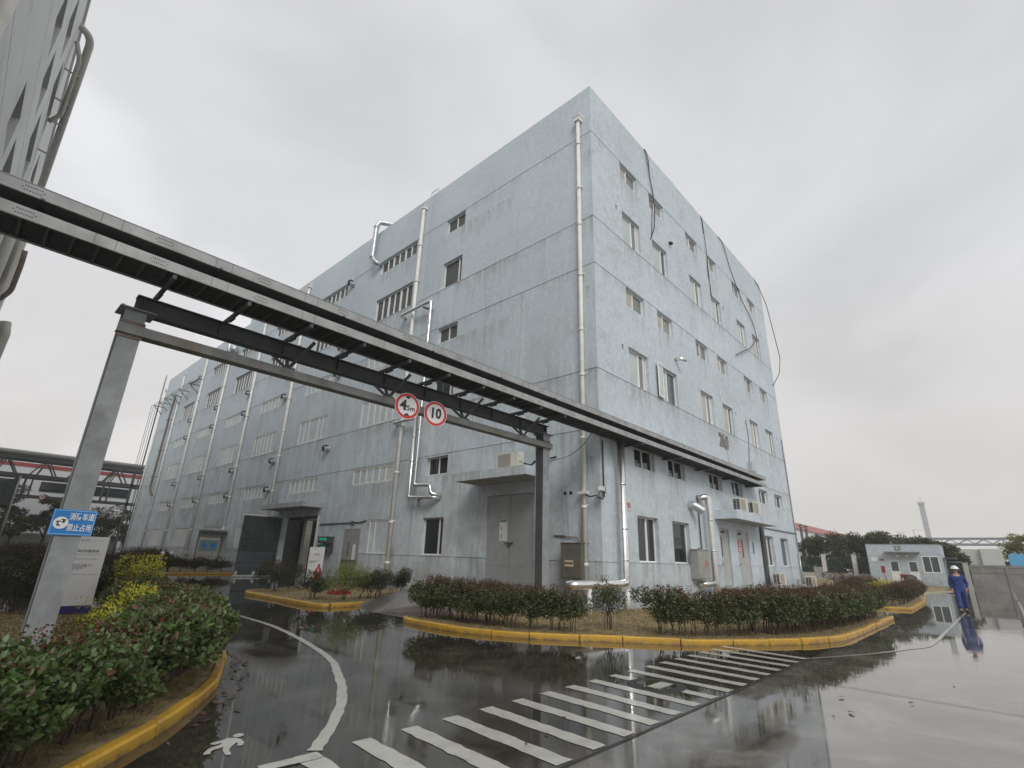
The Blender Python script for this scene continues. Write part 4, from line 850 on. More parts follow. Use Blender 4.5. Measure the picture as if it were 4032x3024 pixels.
d = MB(); d.bar((-.17, -.007, -.05), (-.165, -.007, .01), .002, .014); d.bar((-.19, -.007, .005), (-.14, -.007, .012), .002, .014); d.bar((-.16, -.007, -.035), (-.135, -.007, -.05), .002, .014)
d.bar((-.135, -.007, .035), (-.085, -.007, .03), .002, .014); d.bar((-.115, -.007, .04), (-.10, -.007, -.01), .002, .014); d.bar((-.13, -.007, .0), (-.09, -.007, .012), .002, .012); d.build('fire_truck_symbol', 'ink', bs)
# ------------------------------------------------------------------ information boards
def info_board(loc, w_, h_, rz, label, title):
    b_ = tag(empty('information_board', loc, rz), label, 'sign board', 'white information boards in the beds')
    d = MB(); d.box(-w_ / 2, w_ / 2, 0, .06, .15, h_); d.box(w_ / 2, w_ / 2 + .012, -.004, .064, .13, h_ + .01); d.build('panel', 'signwhite', b_)
    d = MB(); d.box(-w_ / 2 - .004, w_ / 2 + .016, -.006, .066, -.02, .149); d.build('plinth', 'navy', b_)
    text_obj('lettering', 'INPE', .085, (-w_ * .16, -.003, h_ - .09), 'mauve', b_, ext=.001, bold=.001)
    text_obj('lettering', title, .068, (0, -.003, h_ - .33), 'greyink', b_, ext=.001, bold=.002, sx=1.0 if len(title) < 7 else .62)
    text_obj('lettering', 'ELECTRONIC CHEMICALS', .018, (w_ * .24, -.003, h_ - .09), 'greyink', b_, ext=.001)
    text_obj('lettering', 'Electronic resin materials workshop', .030, (0, -.003, h_ - .50), 'greyink', b_, ext=.001, sx=.95)
    body = '火灾危险性: 丙类   耐火等级: 二级\n占地面积: 1495 m²   建筑面积: 4485 m²\n主要物料: 树脂、溶剂、助剂\n安全责任人    联系电话\n应急电话 119 120'
    text_obj('lettering', body, .027, (-w_ * .44, -.003, h_ - .68), 'greyink', b_, ext=.001, align='LEFT')
    d = MB(); d.box(-w_ * .46, w_ * .42, -.003, -.0005, h_ - .405, h_ - .399); d.box(-w_ * .46, w_ * .42, -.003, -.0005, h_ - .845, h_ - .839); d.build('rule_line', 'greyink', b_)
    return b_
info_board((-12.25, 6.3, .115), .66, 1.66, 0, 'white information board with a navy foot beside the gantry column', '电子树脂车间')
info_board((-2.05, 15.1, .08), .74, 1.72, 0, 'white information board with a red hydrant before it near the loading gate', '特种树脂成品仓库')
# ------------------------------------------------------------------ things by the loading gate
for y, z, n, lb in ((18.0, 2.22, '★★★★★', 'upper of two small green LED display boxes beside the loading gate'), (17.95, 1.78, '安全生产', 'lower of two small green LED display boxes beside the loading gate')):
    r = tag(empty('led_display', (-.02, y, z)), lb, 'LED display', 'LED boxes on the side wall'); d = MB(); d.box(-.3, -.0, -.62, .62, -.16, .16); d.box(-.34, 0, -.66, .66, .16, .18); d.build('case', 'steel_dk', r)
    text_obj('glowing_text', n if n[0] != '★' else '欢迎光临您', .17, (-.306, .02, .03), 'led', r, rz=-PI / 2, ext=.002)
hy = tag(empty('fire_hydrant', (-4.2, 10.6, .1)), 'red fire hydrant in the middle bed in front of the white board', 'hydrant')
d = MB(); d.tube([(0, 0, 0), (0, 0, .62)], .11, 14); d.tube([(0, 0, .62), (0, 0, .7), (0, 0, .86), (0, 0, .95)], [.16, .15, .1, .03], 14); d.tube([(0, 0, .25), (0, 0, .29)], .16, 14); d.tube([(0, 0, .95), (0, 0, 1.03)], .035, 8); d.build('barrel', 'hyd', hy)
d = MB(); d.tube([(-.22, 0, .48), (.22, 0, .48)], .07, 12); d.tube([(-.24, 0, .48), (-.21, 0, .48)], .09, 12); d.tube([(.21, 0, .48), (.24, 0, .48)], .09, 12); d.build('outlet', 'hyd', hy)
d = MB(); d.box(-4.3, -3.5, 9.1, 9.45, .10, .20); d.tube([(-4.2, 9.25, .22), (-3.6, 9.3, .22)], .07, 8); tag(d.build('fire_hose_box', 'hyd'), 'low red hose box lying on the lawn under the yellow-green shrub', 'hose box')
cb, cd, q = cabinet('electrical_cabinet', (-1.2, -.8, 13.6, 14.3, .6, 1.25), 'cab', 'L', 'small dark cabinet on a post between the white board and the side wall')
mb = MB(); mb.box(-.05, .05, -.05, .05, -.6, 0); mb.build('post', 'steel_dk', cb)
# notice board by the far bay
nb = tag(empty('notice_board', (-1.0, 34, 0)), 'roofed notice board with two blue posters against the far side wall', 'notice board')
d = MB(); d.box(-.85, -.77, 0, .1, 0, 2.85); d.box(.72, .8, 0, .1, 0, 2.85); d.build('post', 'rust', nb)
d = MB(); d.box(-1.0, .95, -.45, .3, 2.86, 2.93, 0); d.box(-.95, .9, -.45, -.42, 2.72, 2.86, 1); d.build('hood', ['zinc', 'steel_dk'], nb)
d = MB(); d.box(-.77, .72, .02, .08, .85, 2.85, 0); d.box(-.72, .67, .0, .02, 2.2, 2.34, 1); d.build('panel', ['greywall', 'signwhite'], nb)
d = MB(); d.box(-.65, .6, -.005, .018, 1.4, 2.12, 0); d.tube([(-.32, -.008, 1.78), (-.32, -.002, 1.78)], .17, 16, 1); d.tube([(.28, -.008, 1.78), (.28, -.002, 1.78)], .17, 16, 1); d.build('poster', ['teal', 'blue'], nb)
# manhole
d = MB(); d.tube([(-7.52, -5.68, .0), (-7.52, -5.68, .013)], [.41, .39], 32, 0); d.tube([(-7.52, -5.68, .012), (-7.52, -5.68, .019)], .27, 32, 1); d.box(-7.72, -7.32, -5.83, -5.65, .02, .022, 2)
tag(d.build('manhole_cover', ['black', 'asphalt', 'line']), 'round iron manhole cover breaking the crossing stripes', 'manhole cover')
# fallen leaves and twigs
lm = MB(); lm.add([(0, -.05, .004), (.022, -.01, .016), (.018, .03, .012), (0, .06, .006), (-.02, .028, .014), (-.024, -.012, .006)], [(0, 1, 2, 3, 4, 5)])
lf0 = None
spots = [(-11.25, -1.3), (-11.35, -1.62), (-11.5, -1.9), (-11.75, -2.4), (-11.95, -2.75), (-12.2, -3.05), (-11.6, -2.1), (-11.2, -.8), (-12.6, -3.6), (-12.9, -3.95), (-12.1, -3.3), (-9.7, -5.75), (-10.25, -5.95), (-8.35, -5.7), (-8.2, -6.2),
         (-6.95, -7.85), (-7.33, -7.75), (-5.1, -6.9), (-6.2, -7.6), (-12.45, -3.5), (-11.42, -1.75), (-12.0, -2.6), (-10.6, -6.0), (-5.8, -8.3), (-3.9, -8.6)]
for k in range(46):
    t_ = rnd.uniform(0, 1) ** .8; q = K_LEFT[int((.30 + .40 * t_) * (len(K_LEFT) - 1))]; spots.append((q[0] + rnd.uniform(.05, .28), q[1] + rnd.uniform(-.15, .10)))
for i_, (x, y) in enumerate(spots):
    if lf0 is None: lf0 = lm.build('fallen_leaf', 'leaf_brown'); o = lf0
    else: o = lf0.copy(); COL.objects.link(o)
    o.location = (x, y, .012); o.rotation_euler = (rnd.uniform(-.3, .3), rnd.uniform(-.3, .3), rnd.uniform(0, 6)); o.scale = (rnd.uniform(.55, 1.0),) * 3
    tag(o, 'small brown fallen leaf in the litter along the foot of the curved yellow kerb' if x < -11 else 'small brown fallen leaf lying alone on the open wet road', 'leaf', 'fallen leaves on the wet road')
# ------------------------------------------------------------------ foliage
def leaf_cloud(name, pos, size, cols, mat, up_bias=.35, parent=None, rs=None, aspect=.45, fine=False):
    """pos Nx3, size N, cols Nx3: folded leaves, each two quads"""
    rs = rs or np.random.RandomState(3); n = len(pos); pos = np.asarray(pos, dtype=np.float64)
    d = rs.normal(size=(n, 3)); d[:, 2] = d[:, 2] * .7 + up_bias; d /= np.linalg.norm(d, axis=1)[:, None]
    a = rs.normal(size=(n, 3)); s_ = np.cross(d, a); s_ /= np.linalg.norm(s_, axis=1)[:, None] + 1e-9; nn = np.cross(s_, d)
    L = np.asarray(size)[:, None]; W_ = L * aspect
    base = pos; tip = pos + d * L - nn * L * .14; m1 = pos + d * L * .32 - nn * L * .02; m2 = pos + d * L * .70 - nn * L * .05
    l1 = m1 + s_ * W_ * .5 + nn * L * .09; r1 = m1 - s_ * W_ * .5 + nn * L * .09; l2 = m2 + s_ * W_ * .42 + nn * L * .04; r2 = m2 - s_ * W_ * .42 + nn * L * .04
    if fine:
        V = np.stack([base, l1, l2, tip, r2, r1, m1, m2], 1).reshape(-1, 3); nv = 8
        F = np.array([[0, 1, 6, 0, 6, 5, 1, 2, 7, 1, 7, 6, 6, 7, 4, 6, 4, 5, 2, 3, 7, 7, 3, 4]])
    else:
        V = np.stack([base, l1, tip, r1, m1], 1).reshape(-1, 3); nv = 5; F = np.array([[0, 1, 4, 0, 4, 3, 1, 2, 4, 4, 2, 3]])
    F = (np.arange(n)[:, None] * nv + F).reshape(-1, 3)
    me = bpy.data.meshes.new(name); me.vertices.add(len(V)); me.vertices.foreach_set('co', V.ravel())
    me.loops.add(F.size); me.loops.foreach_set('vertex_index', F.ravel().astype(np.int32)); me.polygons.add(len(F)); me.polygons.foreach_set('loop_start', (np.arange(len(F)) * 3).astype(np.int32))
    me.polygons.foreach_set('loop_total', np.full(len(F), 3, dtype=np.int32)) if hasattr(me.polygons[0], 'loop_total') and False else None
    at = me.color_attributes.new('leafcol', 'FLOAT_COLOR', 'POINT'); c = np.ones((len(V), 4)); c[:, :3] = np.repeat(np.asarray(cols), nv, axis=0); at.data.foreach_set('color', c.ravel())
    me.materials.append(M[mat]); me.update(calc_edges=True); me.validate()
    o = bpy.data.objects.new(name, me); COL.objects.link(o)
    if parent: o.parent = parent
    return o
GREENS = np.array([(.060, .080, .030), (.080, .105, .040), (.045, .060, .026), (.105, .130, .062), (.070, .068, .032)])
REDS = np.array([(.115, .048, .034), (.10, .055, .036), (.085, .06, .036), (.16, .045, .035)])
def pick(rs, pal, n, v=.2): c = pal[rs.randint(len(pal), size=n)]; return np.clip(c * (1 + rs.uniform(-v, v, size=(n, 1))), 0, 1)
def shrub(seed, h=.85, w_=.5, n=900, size=.065, trunk=.30, red=.35, pal=GREENS, name='hedge_shrub', top_pal=REDS, stems=3, shoots=16, fine=False):
    rs = np.random.RandomState(seed); r = empty(name)
    k = rs.randint(7, 11); cs = np.c_[rs.uniform(-w_ * .5, w_ * .5, k), rs.uniform(-w_ * .5, w_ * .5, k), rs.uniform(trunk + .12, h - .12, k)] * 1.0
    ci = rs.randint(k, size=n); d = rs.normal(size=(n, 3)); d /= np.linalg.norm(d, axis=1)[:, None]; rad = rs.uniform(.35, 1, n) ** .5
    ext = np.array([w_ * .42, w_ * .42, (h - trunk) * .28]); P_ = cs[ci] + d * rad[:, None] * ext; P_[:, 2] = np.clip(P_[:, 2], trunk * .75, h + .02)
    fr = np.clip((P_[:, 2] - trunk) / (h - trunk), 0, 1); cols = pick(rs, pal, n); isred = rs.uniform(size=n) < red * (fr ** 3 if red < 1.0 else fr ** 1.3)
    cols[isred] = pick(rs, top_pal, isred.sum()); sz = size * rs.uniform(.7, 1.25, n)
    # upright young shoots
    sp = []; sc_ = []; ss = []
    for i in range(shoots):
        x, y = rs.uniform(-w_ * .5, w_ * .5, 2); z = h - .06
        for j in range(7): sp.append((x + rs.normal() * .012, y + rs.normal() * .012, z + j * .022)); ss.append(size * .62); sc_.append(top_pal[rs.randint(len(top_pal))] * rs.uniform(.7, 1.1))
    if sp: P_ = np.r_[P_, np.array(sp)]; sz = np.r_[sz, ss]; cols = np.r_[cols, np.array(sc_)]
    leaf_cloud('foliage', P_, sz, cols, 'leaf', parent=r, rs=rs, fine=fine, aspect=.5 if fine else .45)
    s_ = MB()
    for i in range(stems):
        x0, y0 = rs.uniform(-.07, .07, 2); x1, y1 = rs.uniform(-w_ * .35, w_ * .35, 2); zt = h * rs.uniform(.65, .85)
        s_.tube([(x0, y0, -.02), (x0 * 1.3 + rs.uniform(-.03, .03), y0 * 1.3, trunk * .6), ((x0 + x1) / 2, (y0 + y1) / 2, trunk * 1.3), (x1, y1, zt)], [.013, .011, .009, .004], 5, caps=False)
        s_.tube([((x0 + x1) / 2, (y0 + y1) / 2, trunk * 1.2), (x1 * -.5, y1 * 1.2, zt * .95)], [.008, .003], 4, caps=False)
    s_.build('stem', 'bark', r); return r
P_front = [shrub(10 + i, .84 + .03 * (i % 3), .54, 1700, .066, .25, .42, pal=np.r_[GREENS * 1.45, GREENS * 1.0]) for i in range(5)]
def place(proto, used, x, y, z, rz, s, label, cat, group):
    o = proto if proto not in used else copy_tree(proto); used.append(proto)
    o.location = (x, y, z); o.rotation_euler = (0, 0, rz); o.scale = (s, s, s * rnd.uniform(.94, 1.07)); tag(o, label, cat, group); return o
used = []
def along(pts, step):
    P = [Vector((p[0], p[1])) for p in pts]; out = []; carry = 0
    for i in range(len(P) - 1):
        L = (P[i + 1] - P[i]).length; s = carry
        while s < L: out.append(P[i].lerp(P[i + 1], s / L)); s += step
        carry = s - L
    return out
row = along([(-5.78, 1.6), (-5.6, .5), (-5.5, -.6), (-5.0, -1.75), (-4.55, -2.35)], .27)
for i, p in enumerate(row):
    place(P_front[i % 5], used, p.x + rnd.uniform(-.08, .08), p.y + rnd.uniform(-.05, .05), .085, rnd.uniform(0, 6), .98 + .1 * (i < 5), f'{WORDS[i]} hedge shrub from the rounded end of the yellow kerb, left of the lone bush', 'shrub', 'clipped photinia hedge in front of the building')
row_b = along([(-5.35, 1.7), (-5.15, .5), (-5.05, -.5)], .42)
for i, p in enumerate(row_b):
    place(P_front[(i + 2) % 5], used, p.x, p.y, .085, rnd.uniform(0, 6), 1.0, f'{WORDS[i]} shrub of the hedge row behind the rounded kerb end', 'shrub', 'clipped photinia hedge in front of the building')
row2 = along([(-3.45, -3.55), (-2.9, -4.2), (-2.0, -4.75), (-1.0, -5.3), (.2, -5.68), (2.7, -5.95), (7.2, -6.02)], .29)
nr2 = len(row2)
for i, p in enumerate(row2):
    place(P_front[(i * 3 + 1) % 5], used, p.x + rnd.uniform(-.05, .05), p.y + rnd.uniform(-.08, .08), .085, rnd.uniform(0, 6), 1.04, f'{WORDS[i]} hedge shrub along the yellow kerb counting right from the lone bush', 'shrub', 'clipped photinia hedge in front of the building')
row3 = along([(-1.2, -4.6), (2.2, -5.35), (7.0, -5.5)], .5)
for i, p in enumerate(row3):
    place(P_front[(i + 4) % 5], used, p.x, p.y, .085, rnd.uniform(0, 6), 1.06, f'{WORDS[i]} shrub of the back hedge row before the porch steps', 'shrub', 'clipped photinia hedge in front of the building')
lone = shrub(31, 1.08, .50, 1300, .062, .34, .25, stems=6, shoots=10); lone.location = (-3.62, -2.45, .11); tag(lone, 'lone taller bush standing in the gap of the hedge below the silver pipe', 'shrub')
rp_ = shrub(44, 1.0, .9, 1500, .05, .35, .95, pal=REDS * np.array([.8, .9, .9]), name='red_shrub', stems=4, shoots=40); rp_.location = (5.3, -4.7, .11); tag(rp_, 'crimson-leaved shrub behind the hedge in front of the porch', 'shrub')
# near left hedge
GN = np.array([(.060, .105, .030), (.085, .135, .042), (.045, .075, .026), (.115, .165, .062), (.075, .075, .032)])
P_near = [shrub(60 + i, .74 + .05 * (i % 2), .56, 2700, .062, .20, .16, pal=np.r_[GN * 1.2, GREENS * 1.5], stems=4, shoots=4, fine=True) for i in range(5)]
row = along([(-15.3, -5.6), (-14.55, -4.75), (-14.1, -4.25), (-13.62, -3.75), (-13.12, -3.1), (-12.68, -2.45), (-12.3, -1.8), (-11.98, -1.0), (-11.75, -.1), (-11.62, 1.0), (-11.55, 2.2), (-11.5, 3.4), (-11.4, 4.6)], .36)
for i, p in enumerate(row):
    place(P_near[i % 5], used, p.x + rnd.uniform(-.05, .05), p.y + rnd.uniform(-.05, .05), .085, rnd.uniform(0, 6), 1.0 + .1 * (i > 9), f'{WORDS[i]} outer shrub of the near hedge counting back along the curved yellow kerb', 'shrub', 'near photinia hedge on the curved kerb')
row = along([(-15.3, -5.2), (-14.45, -4.25), (-13.85, -3.6), (-13.35, -2.95)], .5) + along([(-12.1, -.4), (-12.0, 1.0), (-11.9, 3.5)], .5)
for i, p in enumerate(row):
    place(P_near[(i + 2) % 5], used, p.x + rnd.uniform(-.06, .06), p.y + rnd.uniform(-.06, .06), .085, rnd.uniform(0, 6), .95 + .12 * (i > 6), f'{WORDS[i]} inner shrub of the near hedge counting back from the road corner', 'shrub', 'near photinia hedge on the curved kerb')
YEL = np.array([(.66, .55, .06), (.74, .64, .12), (.55, .50, .05), (.34, .40, .05)]); LIME = np.array([(.18, .24, .02), (.26, .30, .03), (.11, .17, .02), (.32, .31, .03)])
GY = np.array([(.05, .085, .02), (.08, .12, .02), (.16, .18, .03)])
def yshrub(seed, h, w_, n, loc, label, pal=GY, top=YEL, red=1.15, size=.05, stems=4):
    s_ = shrub(seed, h, w_, n, size, h * .22, red, pal=pal, name='variegated_shrub', top_pal=top, stems=stems, shoots=18); s_.location = loc; tag(s_, label, 'shrub', 'yellow variegated shrubs'); return s_
yshrub(80, .66, .62, 2000, (-12.75, .75, .11), 'low yellow variegated shrub beside the foot of the gantry column')
yshrub(81, .86, .50, 1900, (-12.3, .95, .11), 'yellow variegated shrub with a tall sprig behind the near hedge')
yshrub(82, 1.25, .75, 3400, (-11.15, 6.0, .11), 'large yellow-topped shrub behind the first information board', top=YEL * .95)
yshrub(83, 1.2, 1.15, 3600, (-5.05, 6.95, .11), 'lime green shrub at the front of the middle bed above the hose box', pal=GY, top=LIME)
yshrub(84, 1.0, 1.3, 2200, (20.5, -4.3, .11), 'bright yellow shrub between red hedges in the bed before the gatehouse')
yshrub(85, .98, 1.7, 2400, (27.5, -4.0, .11), 'lime and yellow shrub farthest along the bed before the gatehouse', top=LIME)
DK = np.array([(.022, .035, .014), (.03, .05, .02), (.04, .05, .022)]); BR = np.array([(.06, .035, .022), (.08, .04, .025), (.045, .045, .02)])
def bush(seed, h, w_, n, loc, label, pal=DK, top=REDS, red=.3, size=.055, stems=5, cat='shrub', group='dark shrubs in the beds', trunk=None, name='shrub'):
    s_ = shrub(seed, h, w_, int(n * 1.8), size, h * .24 if trunk is None else trunk, red, pal=pal, name=name, top_pal=top, stems=stems, shoots=8); s_.location = loc; tag(s_, label, cat, group); return s_
bush(90, 1.1, .8, 1700, (-11.9, 6.9, .11), 'dark leggy shrub just beside the first information board')
bush(91, 1.05, .8, 1700, (-10.75, 6.6, .11) if False else (-11.45, 6.35, .11), 'dark shrub beneath the large yellow-topped shrub')
for i, (x, y) in enumerate(((-13.2, 7.15), (-13.9, 7.0), (-14.6, 7.1), (-12.7, 7.3))):
    bush(92 + i, 1.1, .85, 1300, (x, y, .11), ('dark shrub left of the gantry column at the back of the near bed', 'leggy dark shrub second from the gantry column', 'leggy dark shrub third from the gantry column', 'dark shrub hidden partly behind the gantry column')[i])
bush(100, 1.1, 1.15, 2600, (-5.35, 11.6, .11), 'round red-tipped shrub at the far tip of the middle bed', red=.8)
bush(101, 1.0, .8, 1500, (-4.2, 12.9, .11), 'dark shrub beside the round red-tipped shrub in the middle bed')
for i, (x, y, h) in enumerate(((-5.85, 7.7, .75), (-5.5, 8.0, .78), (-4.4, 7.0, .8), (-3.95, 7.2, .9), (-3.65, 7.1, .9), (-3.0, 7.9, .88), (-2.3, 8.3, .9), (-1.9, 8.0, .9), (-1.2, 9.0, .85))):
    bush(104 + i, h * 1.05, .58, 800, (x, y, .11), f'{WORDS[i]} slim shrub along the front of the middle bed counting toward the building', red=.5, stems=3, group='slim shrubs of the middle bed', name='hedge_shrub')
# right second bed hedges
hb = [shrub(120 + i, .85, .75, 1100, .07, .2, .7, pal=np.r_[DK * 1.3, BR], stems=4, shoots=20) for i in range(3)]
row = along([(13.9, -5.3), (15.0, -5.75), (22.5, -5.5), (30, -4.9)], .75)
for i, p in enumerate(row): place(hb[i % 3], used, p.x, p.y, .085, rnd.uniform(0, 6), 1.0, f'{WORDS[i]} red-tipped shrub of the second bed counting away from the building', 'shrub', 'hedge of the second roadside bed')
row = along([(16.2, -3.8), (19, -3.2), (24, -2.6), (31, -2.5)], 1.3)
for i, p in enumerate(row): place(hb[(i + 1) % 3], used, p.x, p.y, .085, rnd.uniform(0, 6), 1.15, f'{WORDS[i]} russet shrub of the back row in the second bed', 'shrub', 'back hedge of the second roadside bed')
# far beds
hc = [shrub(140 + i, 1.0, 1.15, 1700, .09, .2, .5, pal=np.r_[DK, BR], stems=4, shoots=12) for i in range(2)]
row = along([(-8.6, 29.3), (-.8, 29.4)], .8)
for i, p in enumerate(row): place(hc[i % 2], used, p.x, p.y, .085, rnd.uniform(0, 6), 1.0, f'{WORDS[i]} shrub of the hedge edging the far bed beyond the loading gate', 'shrub', 'hedge of the far bed')
row = along([(-8.4, 31), (-8.6, 36), (-8.4, 44)], 1.0) + along([(-7, 33), (-3, 37), (-3, 48)], 1.6)
for i, p in enumerate(row): place(hc[(i + 1) % 2], used, p.x, p.y, .085, rnd.uniform(0, 6), 1.3, f'{WORDS[i]} russet bush deeper in the far bed beneath the pipe bridge', 'shrub', 'bushes deep in the far bed')
row = along([(-11.0, 21), (-11.0, 46)], 1.5)
for i, p in enumerate(row): place(hc[i % 2], used, p.x, p.y, .085, rnd.uniform(0, 6), 1.35, f'{WORDS[i]} dark bush in the narrow strip beyond the near bed', 'shrub', 'bushes of the narrow strip')
# grass blades
def grass(areas, n, name='dry_grass'):
    rs = np.random.RandomState(5); P_ = []
    for (poly, cnt) in areas:
        xs = [p[0] for p in poly]; ys = [p[1] for p in poly]; k = 0
        while k < cnt:
            x = rs.uniform(min(xs), max(xs)); y = rs.uniform(min(ys), max(ys)); ins = False; j = len(poly) - 1
            for i in range(len(poly)):
                if (poly[i][1] > y) != (poly[j][1] > y) and x < (poly[j][0] - poly[i][0]) * (y - poly[i][1]) / (poly[j][1] - poly[i][1]) + poly[i][0]: ins = not ins
                j = i
            if ins: P_.append((x, y, .085)); k += 1
    P_ = np.array(P_); n = len(P_); c = pick(rs, np.array([(.30, .23, .11), (.24, .18, .085), (.17, .13, .065), (.36, .28, .15), (.11, .10, .045)]), n, .3)
    o = leaf_cloud(name, P_, rs.uniform(.03, .075, n), c, 'blade', up_bias=1.3, rs=rs, aspect=.14); return tag(o, kind='stuff')
grass([(off_path(K_LEFT, .2) + [(-16.5, 7.6), (-16.5, -7)], 30000), (off_path(K_MAIN, .2) + [(7.9, -6.2), (9, -.3), (-.3, -.3), (-.3, 2), (-4, 2)], 26000), (off_path(K_MID, .2) + [(-4.8, 6.3), (-1.5, 6.3), (-.3, 8), (-.3, 16)], 9000)], 0)
# ------------------------------------------------------------------ ramp to the big door
mb = MB(); v = [(-5.75, 4.15, .002), (-5.2, 6.05, .002), (-2.4, 6.05, .62), (-.02, 6.05, .62), (-.02, 2.4, .62), (-2.4, 2.4, .62), (-4.2, 3.2, .25)]
n = len(v); mb.add(v + [(x, y, -.02) for x, y, z in v], [(0, 1, 2), (0, 2, 5, 6), (2, 3, 4, 5)] + [(i, (i + 1) % n, n + (i + 1) % n, n + i) for i in range(n)])
struct('ramp', mb, 'paver')
# ------------------------------------------------------------------ person
def skin_mesh(name, joints, edges, mat, sub=2, parent=None):
    me = bpy.data.meshes.new(name); me.from_pydata([j[0] for j in joints], edges, []); o = bpy.data.objects.new(name, me); COL.objects.link(o)
    bpy.context.view_layer.objects.active = o
    md = o.modifiers.new('skin', 'SKIN'); md.use_smooth_shade = True
    for i, j in enumerate(joints):
        r_ = j[1]; me.skin_vertices[0].data[i].radius = (r_, r_) if not isinstance(r_, tuple) else r_
    me.skin_vertices[0].data[0].use_root = True
    s2_ = o.modifiers.new('sub', 'SUBSURF'); s2_.levels = sub; s2_.render_levels = sub
    bpy.context.view_layer.update(); m2 = bpy.data.meshes.new_from_object(o.evaluated_get(bpy.context.evaluated_depsgraph_get()))
    bpy.data.objects.remove(o); m2.name = name; m2.materials.clear(); m2.materials.append(M[mat])
    for p in m2.polygons: p.use_smooth = True
    o = bpy.data.objects.new(name, m2); COL.objects.link(o)
    if parent: o.parent = parent
    return o
man = tag(empty('person', (14.95, -7.95, .004), math.radians(-80)), 'person in blue coveralls and a white hard hat walking on the wet road', 'person')
# facing local -y; his right side is -x
J = [((0, 0, .93), .12), ((0, 0, 1.12), .125), ((0, .0, 1.32), .14), ((0, .01, 1.44), .075), ((0, .0, 1.52), .05), ((0, -.01, 1.62), .078), ((0, -.01, 1.70), .075),
     ((-.10, 0, .88), .085), ((-.11, -.10, .50), .055), ((-.12, -.16, .10), .04), ((-.12, -.26, .05), .035),
     ((.10, .02, .88), .085), ((.11, .12, .50), .055), ((.12, .28, .12), .04), ((.12, .20, .05), .035),
     ((-.20, .0, 1.39), .055), ((-.26, .06, 1.12), .042), ((-.25, .0, .88), .03), ((-.245, -.03, .82), .028),
     ((.20, .0, 1.39), .055), ((.29, .07, 1.13), .042), ((.24, -.02, .92), .03), ((.22, -.04, .87), .028)]
Eg = [(0, 1), (1, 2), (2, 3), (3, 4), (4, 5), (5, 6), (0, 7), (7, 8), (8, 9), (9, 10), (0, 11), (11, 12), (12, 13), (13, 14), (3, 15), (15, 16), (16, 17), (17, 18), (3, 19), (19, 20), (20, 21), (21, 22)]
for sx, hand, i0 in ((-1, Vector((-.245, -.03, .82)), 18), (1, Vector((.22, -.04, .87)), 22)):
    for k in range(5):
        off = Vector((0, -.03 + .018 * k, -.03)) if k < 4 else Vector((-.02 * sx, -.035, .0)); l_ = (.065, .075, .07, .055, .05)[k]
        J.append((tuple(hand + off), .009)); J.append((tuple(hand + off + Vector((-.01 * sx, -.008, -l_ * .6))), .008)); J.append((tuple(hand + off + Vector((-.022 * sx, -.012, -l_))), .007))
        b_ = len(J) - 3; Eg += [(i0, b_), (b_, b_ + 1), (b_ + 1, b_ + 2)]
skin_mesh('body', J, Eg, 'skin', 2, man)
C_ = [((0, 0, .95), (.20, .155)), ((0, 0, 1.10), (.205, .16)), ((0, .0, 1.28), (.215, .165)), ((0, .0, 1.42), (.15, .115)), ((0, .0, 1.49), (.07, .065)),
      ((-.10, 0, .86), .12), ((-.115, -.09, .50), .097), ((-.12, -.155, .13), .082), ((.10, .02, .86), .12), ((.115, .115, .50), .097), ((.12, .275, .15), .08),
      ((-.20, .0, 1.39), .078), ((-.265, .06, 1.12), .064), ((-.25, .0, .90), .052), ((.20, .0, 1.39), .078), ((.295, .07, 1.13), .064), ((.24, -.02, .93), .052)]
CE = [(0, 1), (1, 2), (2, 3), (3, 4), (0, 5), (5, 6), (6, 7), (0, 8), (8, 9), (9, 10), (3, 11), (11, 12), (12, 13), (3, 14), (14, 15), (15, 16)]
skin_mesh('coveralls', C_, CE, 'cloth', 2, man)
d = MB(); 
for x, y0, z in ((-.12, -.16, .0), (.12, .26, .01)): d.tube([(x, y0 + .07, .05), (x, y0, .055), (x, y0 - .1, .045), (x, y0 - .17, .035)], [.045, .055, .048, .03], 12)
d.build('boots', 'boot', man)
d = MB(); vs = []; 
d.ball((0, -.01, 1.715), .135, 0, 20, 12, (1.0, 1.15, .92)); keep = [f for f in range(len(d.f)) if min(d.v[i][2] for i in d.f[f]) > 1.70]; d.f = [d.f[i] for i in keep]; d.m = [0] * len(keep); d.sm = [True] * len(keep)
d.tube([(0, -.03, 1.70), (0, -.03, 1.712)], .165, 24); d.box(-.06, .06, -.24, -.14, 1.698, 1.708); d.build('hard_hat', 'helmet', man)
d = MB(); d.ball((0, .015, 1.655), .088, 0, 14, 10, (1, 1, 1)); keep = [f for f in range(len(d.f)) if sum(d.v[i][1] for i in d.f[f]) / len(d.f[f]) > -.01]; d.f = [d.f[i] for i in keep]; d.m = [0] * len(keep); d.sm = [True] * len(keep); d.build('hair', 'hair', man)
d = MB(); 
for sx in (-1, 1): d.ball((.028 * sx, -.083, 1.64), .008, 0, 8, 6)
d.build('eyes', 'ink', man)
d = MB(); d.tube([(0, -.08, 1.65), (0, -.105, 1.612), (0, -.085, 1.605)], [.006, .014, .008], 8); 
for sx in (-1, 1): d.ball((.078 * sx, 0, 1.63), .022, 0, 8, 6, (.4, 1, 1.4))
d.bar((-.025, -.086, 1.578), (.025, -.086, 1.578), .006, .008); d.build('nose_and_ears', 'skin', man)
